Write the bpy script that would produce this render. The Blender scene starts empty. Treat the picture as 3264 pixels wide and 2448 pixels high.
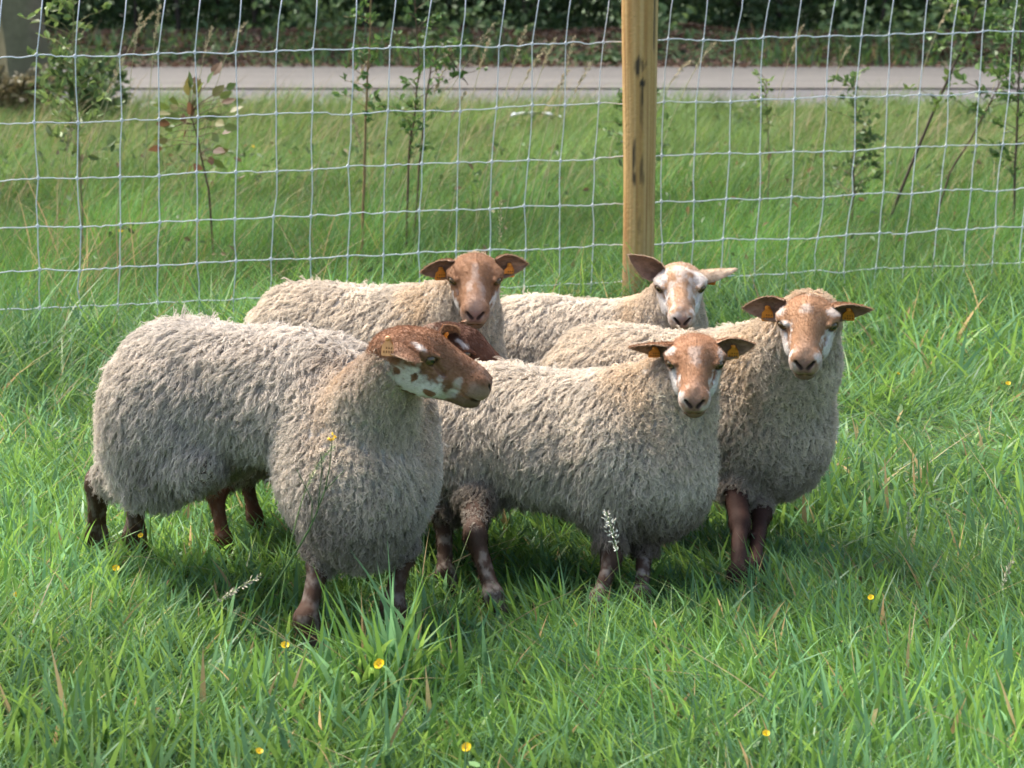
import bpy, math
import numpy as np
from mathutils import Vector, Matrix

# ------------------------------------------------------------------ camera, sky, sun, exposure
scene = bpy.context.scene
COL = scene.collection
RAD = math.radians
CAM_H, PITCH, FPX = 1.6, RAD(11.94), 2053.0
cam = bpy.data.cameras.new('camera')
cam.sensor_width = 36.0
cam.lens = 36.0 * FPX / 1024.0
cam.clip_start, cam.clip_end = 0.1, 600.0
cam.dof.use_dof = True
cam.dof.focus_distance = 5.4
cam.dof.aperture_fstop = 6.4
cam_o = bpy.data.objects.new('camera', cam)
COL.objects.link(cam_o)
cam_o.location = (0, 0, CAM_H)
cam_o.rotation_euler = (math.pi / 2 - PITCH, 0, 0)
scene.camera = cam_o

SUN_EL, SUN_AZ = RAD(57), RAD(-48)          # azimuth clockwise from +Y (away from the camera)
SUN_DIR = Vector((math.sin(SUN_AZ) * math.cos(SUN_EL), math.cos(SUN_AZ) * math.cos(SUN_EL), math.sin(SUN_EL)))
world = bpy.data.worlds.new('World')
scene.world = world
world.use_nodes = True
wn = world.node_tree.nodes
sky = wn.new('ShaderNodeTexSky')
sky.sky_type = 'NISHITA'
sky.sun_disc = False
sky.sun_elevation, sky.sun_rotation = SUN_EL, SUN_AZ
sky.air_density, sky.dust_density = 1.0, 5.0
world.node_tree.links.new(sky.outputs[0], wn['Background'].inputs[0])
wn['Background'].inputs[1].default_value = 0.15
sun = bpy.data.lights.new('sun', 'SUN')
sun.energy, sun.angle, sun.color = 2.8, RAD(28.0), (1.0, 0.95, 0.87)
sun_o = bpy.data.objects.new('sun', sun)
COL.objects.link(sun_o)
sun_o.rotation_euler = SUN_DIR.to_track_quat('Z', 'Y').to_euler()
scene.view_settings.view_transform = 'Standard'
scene.view_settings.look = 'None'
scene.view_settings.gamma = 1.0
scene.view_settings.exposure = 1.42
scene.render.engine = 'CYCLES'
scene.cycles.max_bounces = 5
scene.cycles.diffuse_bounces = 2
scene.cycles.transmission_bounces = 4
scene.cycles.transparent_max_bounces = 4
scene.cycles.use_adaptive_sampling = True
scene.cycles.adaptive_threshold = 0.025
scene.cycles.caustics_reflective = scene.cycles.caustics_refractive = False

DEBUG = ''
rng = np.random.default_rng(7)

# ------------------------------------------------------------------ small maths helpers
def at(u, v, y=None, z=None):
    """a point of the place seen at picture position (u, v) of 1024x768, at distance y or at height z"""
    a = (v - 384.0) / FPX
    d = np.array([(u - 512.0) / FPX, math.cos(PITCH) - a * math.sin(PITCH), -math.sin(PITCH) - a * math.cos(PITCH)])
    k = y / d[1] if y is not None else ((z or 0.0) - CAM_H) / d[2]
    return np.array([0, 0, CAM_H]) + d * k

def norm(v):
    v = np.asarray(v, float)
    return v / np.maximum(np.linalg.norm(v, axis=-1, keepdims=True), 1e-9)

def sstep(a, b, x):
    t = np.clip((x - a) / (b - a), 0, 1)
    return t * t * (3 - 2 * t)

_LAT = np.random.default_rng(11).random((32, 32, 32)).astype(np.float32)
def noise3(p, freq=1.0, seed=0):
    q = np.asarray(p, np.float64) * freq + seed * 7.31
    i = np.floor(q).astype(int)
    f = q - i
    f = f * f * (3 - 2 * f)
    out = 0
    for dx in (0, 1):
        for dy in (0, 1):
            for dz in (0, 1):
                w = (f[..., 0] if dx else 1 - f[..., 0]) * (f[..., 1] if dy else 1 - f[..., 1]) * (f[..., 2] if dz else 1 - f[..., 2])
                out = out + w * _LAT[(i[..., 0] + dx) % 32, (i[..., 1] + dy) % 32, (i[..., 2] + dz) % 32]
    return out

def noise2(xy, freq=1.0, seed=0):
    xy = np.asarray(xy)
    return noise3(np.concatenate([xy, np.full(xy.shape[:-1] + (1,), 0.37)], -1), freq, seed)

# ------------------------------------------------------------------ object helpers
def link(o, parent=None):
    COL.objects.link(o)
    if parent is not None:
        o.parent = parent
    return o

def tag(o, label=None, cat=None, group=None, kind=None):
    if label: o['label'] = label
    if cat: o['category'] = cat
    if group: o['group'] = group
    if kind: o['kind'] = kind
    return o

def empty(name, loc, rz=0.0):
    o = bpy.data.objects.new(name, None)
    o.location = loc
    o.rotation_euler = (0, 0, rz)
    return link(o)

def mesh_obj(name, V, faces, mat, parent=None, smooth=True, col=None):
    """V (n,3); faces: list of index arrays (k,3) / (k,4)"""
    me = bpy.data.meshes.new(name)
    V = np.asarray(V, np.float32)
    faces = [np.asarray(f, np.int32) for f in faces if len(f)]
    nl = sum(f.size for f in faces)
    me.vertices.add(len(V))
    me.vertices.foreach_set('co', V.ravel())
    me.loops.add(nl)
    me.loops.foreach_set('vertex_index', np.concatenate([f.ravel() for f in faces]))
    sizes = np.concatenate([np.full(len(f), f.shape[1], np.int32) for f in faces])
    starts = np.concatenate([[0], np.cumsum(sizes)[:-1]]).astype(np.int32)
    me.polygons.add(len(sizes))
    me.polygons.foreach_set('loop_start', starts)
    me.polygons.foreach_set('use_smooth', np.full(len(sizes), smooth))
    if col is not None:
        at_ = me.attributes.new('col', 'FLOAT_COLOR', 'POINT')
        c4 = np.ones((len(V), 4), np.float32)
        c4[:, :3] = col
        at_.data.foreach_set('color', c4.ravel())
    me.update(calc_edges=True)
    if mat is not None:
        me.materials.append(mat)
    return link(bpy.data.objects.new(name, me), parent)

def hair_obj(name, P, radii, mat, parent, col):
    """P (n,k,3) strands; radii (k,) or (n,k); col (n,3)"""
    n, k = P.shape[:2]
    cu = bpy.data.hair_curves.new(name)
    cu.add_curves([k] * n)
    cu.position_data.foreach_set('vector', P.astype(np.float32).ravel())
    r = cu.attributes.get('radius') or cu.attributes.new('radius', 'FLOAT', 'POINT')
    r.data.foreach_set('value', np.broadcast_to(radii, (n, k)).astype(np.float32).ravel())
    a = cu.attributes.new('col', 'FLOAT_COLOR', 'CURVE')
    c4 = np.ones((n, 4), np.float32)
    c4[:, :3] = col
    a.data.foreach_set('color', c4.ravel())
    cu.materials.append(mat)
    return link(bpy.data.objects.new(name, cu), parent)

def tube(pts, rad, sides=6, cap=True):
    """tube mesh along a polyline -> V, quads, tris"""
    pts = np.asarray(pts, float)
    n = len(pts)
    rad = np.broadcast_to(np.asarray(rad, float), (n,))
    T = norm(np.gradient(pts, axis=0))
    ref = np.array([0, 0, 1.0]) if abs(T[:, 2]).mean() < 0.8 else np.array([1.0, 0, 0])
    A = norm(np.cross(T, ref)); B = np.cross(T, A)
    th = np.arange(sides) * 2 * math.pi / sides
    V = pts[:, None] + rad[:, None, None] * (A[:, None] * np.cos(th)[None, :, None] + B[:, None] * np.sin(th)[None, :, None])
    V = V.reshape(-1, 3)
    i = np.arange(n - 1)[:, None] * sides
    j = np.arange(sides)[None]
    j2 = (j + 1) % sides
    Q = np.stack([i + j, i + j2, i + sides + j2, i + sides + j], -1).reshape(-1, 4)
    tr = np.zeros((0, 3), int)
    if cap:
        V = np.concatenate([V, pts[:1], pts[-1:]])
        c0, c1 = len(V) - 2, len(V) - 1
        jj = np.arange(sides); j3 = (jj + 1) % sides
        tr = np.concatenate([np.stack([np.full(sides, c0), j3, jj], -1),
                             np.stack([np.full(sides, c1), (n - 1) * sides + jj, (n - 1) * sides + j3], -1)])
    return V, Q, tr

class Bag:
    """collects pieces of one part into one mesh"""
    def __init__(s): s.V, s.Q, s.T, s.C, s.n = [], [], [], [], 0
    def add(s, V, Q=None, T=None, col=None):
        V = np.asarray(V, float)
        if Q is not None and len(Q): s.Q.append(np.asarray(Q) + s.n)
        if T is not None and len(T): s.T.append(np.asarray(T) + s.n)
        s.V.append(V); s.n += len(V)
        if col is not None: s.C.append(np.broadcast_to(np.asarray(col, float), V.shape))
        return s
    def tube(s, pts, rad, sides=6, col=None): return s.add(*tube(pts, rad, sides), col=col)
    def build(s, name, mat, parent=None, smooth=True):
        f = []
        if s.Q: f.append(np.concatenate(s.Q))
        if s.T: f.append(np.concatenate(s.T))
        return mesh_obj(name, np.concatenate(s.V), f, mat, parent, smooth, np.concatenate(s.C) if s.C else None)

# ------------------------------------------------------------------ materials
def mat_new(name):
    m = bpy.data.materials.new(name)
    m.use_nodes = True
    return m, m.node_tree.nodes, m.node_tree.links

def mat_plain(name, col, rough=0.7, noise=0.0, scale=20.0, spec=0.3, col2=None, bump=0.0):
    m, n, l = mat_new(name)
    b = n['Principled BSDF']
    b.inputs['Roughness'].default_value = rough
    b.inputs['Specular IOR Level'].default_value = spec
    b.inputs['Base Color'].default_value = (*col, 1)
    if noise or bump:
        tc = n.new('ShaderNodeTexCoord'); t = n.new('ShaderNodeTexNoise')
        t.inputs['Scale'].default_value = scale
        t.inputs['Detail'].default_value = 6
        l.new(tc.outputs['Object'], t.inputs['Vector'])
        r = n.new('ShaderNodeValToRGB')
        c2 = col2 or tuple(c * (1 - noise) for c in col)
        r.color_ramp.elements[0].position, r.color_ramp.elements[1].position = 0.3, 0.7
        r.color_ramp.elements[0].color = (*c2, 1)
        r.color_ramp.elements[1].color = (*col, 1)
        l.new(t.outputs[0], r.inputs[0]); l.new(r.outputs[0], b.inputs['Base Color'])
        if bump:
            bp = n.new('ShaderNodeBump'); bp.inputs['Strength'].default_value = bump
            l.new(t.outputs[0], bp.inputs['Height']); l.new(bp.outputs[0], b.inputs['Normal'])
    return m

def mat_attr(name, rough=0.6, spec=0.3, transl=0.0, noise=0.0, scale=60.0, bump=0.0):
    """colour from the mesh's own colour attribute, fine grain on top; optional light through leaves"""
    m, n, l = mat_new(name)
    b = n['Principled BSDF']
    a = n.new('ShaderNodeAttribute'); a.attribute_name = 'col'
    src = a.outputs['Color']
    b.inputs['Roughness'].default_value = rough
    b.inputs['Specular IOR Level'].default_value = spec
    if noise or bump:
        tc = n.new('ShaderNodeTexCoord'); t = n.new('ShaderNodeTexNoise')
        t.inputs['Scale'].default_value = scale; t.inputs['Detail'].default_value = 5
        l.new(tc.outputs['Object'], t.inputs['Vector'])
        if noise:
            mr = n.new('ShaderNodeMapRange')
            mr.inputs['To Min'].default_value, mr.inputs['To Max'].default_value = 1 - noise, 1 + noise
            l.new(t.outputs[0], mr.inputs['Value'])
            mx = n.new('ShaderNodeVectorMath'); mx.operation = 'SCALE'
            l.new(src, mx.inputs[0]); l.new(mr.outputs[0], mx.inputs['Scale'])
            src = mx.outputs[0]
        if bump:
            bp = n.new('ShaderNodeBump'); bp.inputs['Strength'].default_value = bump
            bp.inputs['Distance'].default_value = 0.01
            l.new(t.outputs[0], bp.inputs['Height']); l.new(bp.outputs[0], b.inputs['Normal'])
    l.new(src, b.inputs['Base Color'])
    if transl:
        tr = n.new('ShaderNodeBsdfTranslucent'); ms = n.new('ShaderNodeMixShader')
        hs = n.new('ShaderNodeHueSaturation')
        hs.inputs['Hue'].default_value = 0.48
        hs.inputs['Value'].default_value = 1.25
        l.new(src, hs.inputs['Color']); l.new(hs.outputs[0], tr.inputs['Color'])
        ms.inputs[0].default_value = transl
        l.new(b.outputs[0], ms.inputs[1]); l.new(tr.outputs[0], ms.inputs[2])
        l.new(ms.outputs[0], n['Material Output'].inputs['Surface'])
    return m

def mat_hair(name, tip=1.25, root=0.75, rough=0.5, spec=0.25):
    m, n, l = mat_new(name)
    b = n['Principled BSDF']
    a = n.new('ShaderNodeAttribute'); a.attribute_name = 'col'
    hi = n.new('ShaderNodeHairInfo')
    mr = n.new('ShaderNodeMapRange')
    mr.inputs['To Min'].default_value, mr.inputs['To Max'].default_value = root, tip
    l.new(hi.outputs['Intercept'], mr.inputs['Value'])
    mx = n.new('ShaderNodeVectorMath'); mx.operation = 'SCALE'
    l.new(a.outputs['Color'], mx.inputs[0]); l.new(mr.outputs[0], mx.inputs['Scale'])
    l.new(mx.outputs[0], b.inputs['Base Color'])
    b.inputs['Roughness'].default_value = rough
    b.inputs['Specular IOR Level'].default_value = spec
    tr = n.new('ShaderNodeBsdfTranslucent'); ms = n.new('ShaderNodeMixShader')
    l.new(mx.outputs[0], tr.inputs['Color'])
    ms.inputs[0].default_value = 0.25
    l.new(b.outputs[0], ms.inputs[1]); l.new(tr.outputs[0], ms.inputs[2])
    l.new(ms.outputs[0], n['Material Output'].inputs['Surface'])
    return m

M = {}
M['skin'] = mat_attr('sheep_skin', 0.75, 0.2, noise=0.18, scale=140, bump=0.15)
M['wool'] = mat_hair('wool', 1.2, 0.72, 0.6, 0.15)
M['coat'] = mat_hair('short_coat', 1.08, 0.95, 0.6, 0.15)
M['tag'] = mat_plain('ear_tag_plastic', (0.72, 0.25, 0.03), 0.45, 0.25, 90, 0.4)
M['tag_backlit'] = mat_plain('ear_tag_backlit', (0.72, 0.34, 0.13), 0.5, 0.15, 90, 0.4)  # peach tint paints in light coming through the plastic
M['tag_print'] = mat_plain('tag_print', (0.20, 0.08, 0.02), 0.6, 0.2, 100)
M['eye'] = mat_plain('eye', (0.11, 0.07, 0.025), 0.08, 0.4, 200, 0.6)
M['pupil'] = mat_plain('pupil', (0.004, 0.004, 0.005), 0.06, 0.1, 10, 0.6)
M['grass'] = mat_attr('grass_blades', 0.42, 0.32, transl=0.44)
M['verge'] = mat_attr('verge_blades', 0.6, 0.2, transl=0.35)
M['leaf'] = mat_attr('leaves', 0.5, 0.35, transl=0.3)
M['stem'] = mat_attr('stems', 0.75, 0.2, noise=0.25, scale=40)
M['wire'] = mat_plain('galvanised_wire', (0.62, 0.65, 0.70), 0.5, 0.15, 30, 0.5)
M['wood'] = mat_attr('post_wood', 0.7, 0.25, noise=0.14, scale=70, bump=0.35)
M['concrete'] = mat_attr('weathered_concrete', 0.9, 0.2, noise=0.3, scale=14, bump=0.4)
M['flower'] = mat_attr('petals', 0.25, 0.5, transl=0.25)

# ------------------------------------------------------------------ implicit surfaces
def smin(a, b, k):
    h = np.maximum(k - np.abs(a - b), 0) / k
    return np.minimum(a, b) - h * h * k * 0.25

def p_ell(c, r, R=None):
    c, r = np.asarray(c, float), np.asarray(r, float)
    def f(P):
        q = P - c
        if R is not None: q = q @ R          # columns of R are the ellipsoid's axes
        k0 = np.linalg.norm(q / r, axis=-1); k1 = np.linalg.norm(q / (r * r), axis=-1)
        return k0 * (k0 - 1) / np.maximum(k1, 1e-6)
    m = r.max()
    return f, c - m, c + m

def p_cone(a, b, ra, rb):
    a, b = np.asarray(a, float), np.asarray(b, float)
    ab = b - a; L2 = max(ab @ ab, 1e-9)
    def f(P):
        q = P - a
        t = np.clip(q @ ab / L2, 0, 1)
        return np.linalg.norm(q - t[..., None] * ab, axis=-1) - (ra + (rb - ra) * t)
    m = max(ra, rb)
    return f, np.minimum(a, b) - m, np.maximum(a, b) + m

def field(prims, P):
    """smooth union at scattered points"""
    F = np.full(P.shape[:-1], 9.0)
    for (f, lo, hi), k in prims:
        F = smin(F, f(P), k) if k > 0 else np.maximum(F, -f(P))
    return F

def grid_field(prims, lo, hi, h):
    n = np.ceil((hi - lo) / h).astype(int) + 1
    ax = [lo[i] + h * np.arange(n[i]) for i in range(3)]
    F = np.full(n, 9.0)
    for (f, a, b), k in prims:
        mg = abs(k) + 0.05
        i0 = np.clip(np.floor((a - mg - lo) / h).astype(int), 0, n)
        i1 = np.clip(np.ceil((b + mg - lo) / h).astype(int) + 1, 0, n)
        if (i1 <= i0).any(): continue
        P = np.stack(np.meshgrid(*[ax[i][i0[i]:i1[i]] for i in range(3)], indexing='ij'), -1)
        s = tuple(slice(i0[i], i1[i]) for i in range(3))
        d = f(P)
        F[s] = smin(F[s], d, k) if k > 0 else smax_cut(F[s], d, -k)
    return F

def smax_cut(F, d, k):
    return -smin(-F, d, k)

def surface_nets(F, lo, h):
    S = F < 0
    n = np.array(F.shape) - 1
    cnt = np.zeros(n); acc = np.zeros(tuple(n) + (3,))
    cs = lambda d: tuple(slice(d[i], d[i] + n[i]) for i in range(3))
    for ax in range(3):
        o = [i for i in range(3) if i != ax]
        for a in (0, 1):
            for b in (0, 1):
                d0 = [0, 0, 0]; d0[o[0]] = a; d0[o[1]] = b
                d1 = list(d0); d1[ax] = 1
                f0, f1 = F[cs(d0)], F[cs(d1)]
                m = S[cs(d0)] != S[cs(d1)]
                t = np.where(m, f0 / np.where(m, f0 - f1, 1), 0)
                cnt += m
                for i in range(3):
                    acc[..., i] += m * (d0[i] + (t if i == ax else 0))
    act = cnt > 0
    idx = np.full(tuple(n), -1); idx[act] = np.arange(act.sum())
    base = np.stack(np.nonzero(act), -1)
    V = lo + h * (base + acc[act] / cnt[act][:, None])
    Q = []
    for ax in range(3):
        o = [(ax + 1) % 3, (ax + 2) % 3]
        s0 = [slice(1, n[i]) for i in range(3)]; s0[ax] = slice(0, n[ax])
        s1 = list(s0); s1[ax] = slice(1, n[ax] + 1)
        a, b = S[tuple(s0)], S[tuple(s1)]
        def cells(da, db):
            s = [slice(0, n[ax])] * 3
            s[ax] = slice(0, n[ax])
            s[o[0]] = slice(1 - da, n[o[0]] - da); s[o[1]] = slice(1 - db, n[o[1]] - db)
            return idx[tuple(s)]
        q = np.stack([cells(1, 1), cells(0, 1), cells(0, 0), cells(1, 0)], -1)
        Q.append(q[a & ~b]); Q.append(q[~a & b][:, ::-1])
    return V, np.concatenate(Q)

def relax(V, Q, it=2):
    e = np.concatenate([Q[:, [0, 1]], Q[:, [1, 2]], Q[:, [2, 3]], Q[:, [3, 0]]])
    for _ in range(it):
        S = np.zeros_like(V); c = np.zeros(len(V))
        for i in range(3):
            S[:, i] = np.bincount(e[:, 0], V[e[:, 1], i], len(V)) + np.bincount(e[:, 1], V[e[:, 0], i], len(V))
        c = np.bincount(e[:, 0], minlength=len(V)) + np.bincount(e[:, 1], minlength=len(V))
        V = 0.5 * V + 0.5 * S / np.maximum(c, 1)[:, None]
    return V

def vnormals(V, Q):
    fn = np.cross(V[Q[:, 2]] - V[Q[:, 0]], V[Q[:, 3]] - V[Q[:, 1]])
    N = np.zeros_like(V)
    for i in range(3):
        for k in range(4):
            N[:, i] += np.bincount(Q[:, k], fn[:, i], len(V))
    return norm(N)

def sample_quads(V, Q, weight, n, r):
    """random points on quads; returns positions, the index of one vertex each"""
    A, B, C, D = (V[Q[:, i]] for i in range(4))
    area = 0.5 * np.linalg.norm(np.cross(C - A, D - B), axis=1) * weight[Q].mean(1)
    f = np.searchsorted(np.cumsum(area) / area.sum(), r.random(n)).clip(0, len(Q) - 1)
    u, v = r.random((2, n, 1))
    P = (A[f] * (1 - u) + B[f] * u) * (1 - v) + (D[f] * (1 - u) + C[f] * u) * v
    k = (u[:, 0] > 0.5).astype(int)
    vi = np.where(v[:, 0] > 0.5, np.where(k == 1, Q[f, 2], Q[f, 3]), np.where(k == 1, Q[f, 1], Q[f, 0]))
    return P, vi

# ------------------------------------------------------------------ sheep
BROWN, WHITE, DARK = np.array([0.26, 0.125, 0.06]), np.array([0.66, 0.61, 0.55]), np.array([0.055, 0.022, 0.012])

def head_prims():
    P = []
    a = lambda p, k: P.append((p, k))
    a(p_ell((-0.032, 0, -0.006), (0.056, 0.060, 0.044)), 0.02)          # skull
    a(p_ell((0.002, 0, 0.012), (0.048, 0.053, 0.036)), 0.03)           # forehead
    a(p_cone((-0.062, 0, -0.036), (-0.02, 0, -0.024), 0.042, 0.046), 0.03)
    for s in (-1, 1):
        a(p_ell((0.008, s * 0.052, 0.013), (0.028, 0.018, 0.020)), 0.018)   # eye orbits
        a(p_ell((0.022, s * 0.028, -0.038), (0.062, 0.026, 0.042)), 0.03)  # cheeks
    a(p_cone((0.02, 0, -0.008), (0.125, 0, -0.012), 0.043, 0.031), 0.025)   # face
    a(p_cone((0.01, 0, 0.030), (0.130, 0, 0.012), 0.024, 0.019), 0.025)    # nose bridge
    a(p_cone((-0.01, 0, -0.055), (0.12, 0, -0.046), 0.034, 0.019), 0.02)   # lower jaw
    for s in (-1, 1):
        a(p_ell((0.138, s * 0.013, -0.014), (0.033, 0.021, 0.026)), 0.015)  # muzzle lobes
        a(p_ell((0.143, s * 0.015, 0.004), (0.022, 0.016, 0.016)), 0.012)   # nostril wings
    a(p_ell((0.127, 0, -0.047), (0.033, 0.025, 0.017)), 0.012)             # chin
    for s in (-1, 1):
        a(p_cone((0.171, s * 0.006, -0.008), (0.161, s * 0.019, 0.006), 0.0024, 0.0040), -0.004)   # nostrils
        a(p_cone((0.166, 0, -0.034), (0.140, s * 0.031, -0.036), 0.0032, 0.0032), -0.003)           # mouth
        a(p_cone((0.140, s * 0.031, -0.036), (0.105, s * 0.035, -0.028), 0.003, 0.002), -0.003)
        a(p_ell((0.035, s * 0.0590, 0.0105), (0.015, 0.0150, 0.0090)), -0.003)                        # eye openings
        a(p_cone((0.004, s * 0.066, 0.021), (0.042, s * 0.047, 0.023), 0.0062, 0.0052), 0.006)     # brow lids
        a(p_cone((0.046, s * 0.047, 0.002), (0.066, s * 0.039, -0.010), 0.005, 0.004), -0.008)      # tear groove
    a(p_cone((0.172, 0, -0.012), (0.170, 0, -0.032), 0.0022, 0.0022), -0.003)                        # philtrum
    return P

def ear_mesh(base, direc, face, L=0.104, W=0.028, curl=0.9, tagat=0.45, tagoff=0.0):
    """leaf-shaped cupped ear; face is the way the hollow looks"""
    d = norm(direc); f = norm(face - np.dot(face, d) * d); w = np.cross(d, f)
    nt, ns = 15, 11
    t = np.linspace(0, 1, nt)[:, None]; s = np.linspace(-1, 1, ns)[None]
    prof = np.sin(np.pi * np.clip(0.17 + 0.83 * t, 0, 1)) ** 0.75
    prof = np.where(t > 0.93, np.sqrt(np.maximum(1 - ((t - 0.80) / 0.21) ** 2, 0.01)) * prof.max() * 0.62, prof)
    prof = np.where(t > 0.999, 0.04, prof)
    ang = s * (curl + 1.1 * (1 - t) ** 2.5)
    X = W * prof * np.sin(ang) / np.maximum(np.sin(np.minimum(np.abs(curl), 1.2)), 0.4)
    Zc = -W * prof * (np.cos(ang) - 1) * 0.9
    C = base + L * t[..., None] * d + (0.10 * L * t ** 2)[..., None] * np.array([0, 0, -0.3])
    inner = C + X[..., None] * w + Zc[..., None] * f
    outer = inner - f * (0.0035 * (1 - 0.6 * np.abs(s)) * np.ones_like(t))[..., None]
    V = np.concatenate([inner.reshape(-1, 3), outer.reshape(-1, 3)])
    i = np.arange(nt - 1)[:, None] * ns + np.arange(ns - 1)[None]
    q = np.stack([i, i + 1, i + ns + 1, i + ns], -1).reshape(-1, 4)
    o = nt * ns
    Q = [q, q[:, ::-1] + o]
    e = np.arange(nt - 1) * ns
    for c, fl in ((0, False), (ns - 1, True)):
        r = np.stack([e + c, e + c + ns, e + c + ns + o, e + c + o], -1)
        Q.append(r[:, ::-1] if fl else r)
    k = np.arange(ns - 1) + (nt - 1) * ns
    Q.append(np.stack([k, k + 1, k + 1 + o, k + o], -1))
    side = np.concatenate([np.ones(nt * ns), np.zeros(nt * ns)])
    sa = np.concatenate([np.broadcast_to(np.abs(s), (nt, ns)).ravel()] * 2)
    return V, np.concatenate(Q), side, sa, (C[int(nt * tagat), 0] + f * tagoff, d, f, w)

def ear_tag(parent, R, tr, c, mat):
    """orange flag tag with its stud and a rear plate; c=(point, ear dir, ear face, across), in the head frame R"""
    p, d, f, w = c
    down = norm(R.T @ np.array([0, 0, -1.0]))
    ax = norm(down - np.dot(down, f) * f * 0.8)
    cr = norm(np.cross(ax, f)); nn = np.cross(cr, ax)
    prof = [(-0.004, -0.006), (-0.004, 0.006), (0.010, 0.0075), (0.017, 0.0155), (0.040, 0.0175), (0.044, 0.0145), (0.044, -0.0145),
            (0.040, -0.0175), (0.017, -0.0155), (0.010, -0.0075)]
    b = Bag()
    p0 = p + f * 0.006
    prof = [(a * 0.84, x * 0.80) for a, x in prof]
    for lift, k in ((0.0, 1.0),):
        F0 = np.array([p0 + ax * (a * k) + cr * (x * k) + nn * 0.0014 for a, x in prof])
        F1 = F0 - nn * 0.0028
        V = np.concatenate([F0, F1]); n = len(prof)
        i = np.arange(n); j = (i + 1) % n
        tri = np.stack([np.zeros(n - 2, int), np.arange(1, n - 1), np.arange(2, n)], -1)
        b.add(V, np.stack([i, i + n, j + n, j], -1), np.concatenate([tri, tri[:, ::-1] + n]))
    th = np.arange(8) * math.pi / 4
    ring = p0[None] + 0.006 * (cr * np.cos(th)[:, None] + ax * np.sin(th)[:, None])
    b.add(np.concatenate([ring + nn * 0.001, ring * 0.5 + p0 * 0.5 + nn * 0.006]),
          np.array([[k, (k + 1) % 8, 8 + (k + 1) % 8, 8 + k] for k in range(8)]), np.array([[8, 8 + k, 9 + k] for k in range(1, 7)]))
    b.V = [tr(v) for v in b.V]
    t = b.build('ear_tag', mat, parent, smooth=False)
    pr = Bag()                                             # worn dark print, too small to read
    for row, (a0, n, hgt) in enumerate(((0.018, 3, 0.004), (0.026, 4, 0.005))):
        for k in range(n):
            x0 = -0.0105 + k * 0.0056
            q = np.array([(a0, x0), (a0, x0 + 0.0024), (a0 + hgt, x0 + 0.0024), (a0 + hgt, x0)])
            V = np.array([p0 + ax * a + cr * x + nn * 0.0018 for a, x in q])
            pr.add(tr(np.concatenate([V, V - nn * 0.0003])), np.array([[0, 1, 2, 3], [0, 4, 5, 1], [1, 5, 6, 2], [2, 6, 7, 3], [3, 7, 4, 0]]))
    pr.build('print', M['tag_print'], t, smooth=False)
    return t

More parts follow.
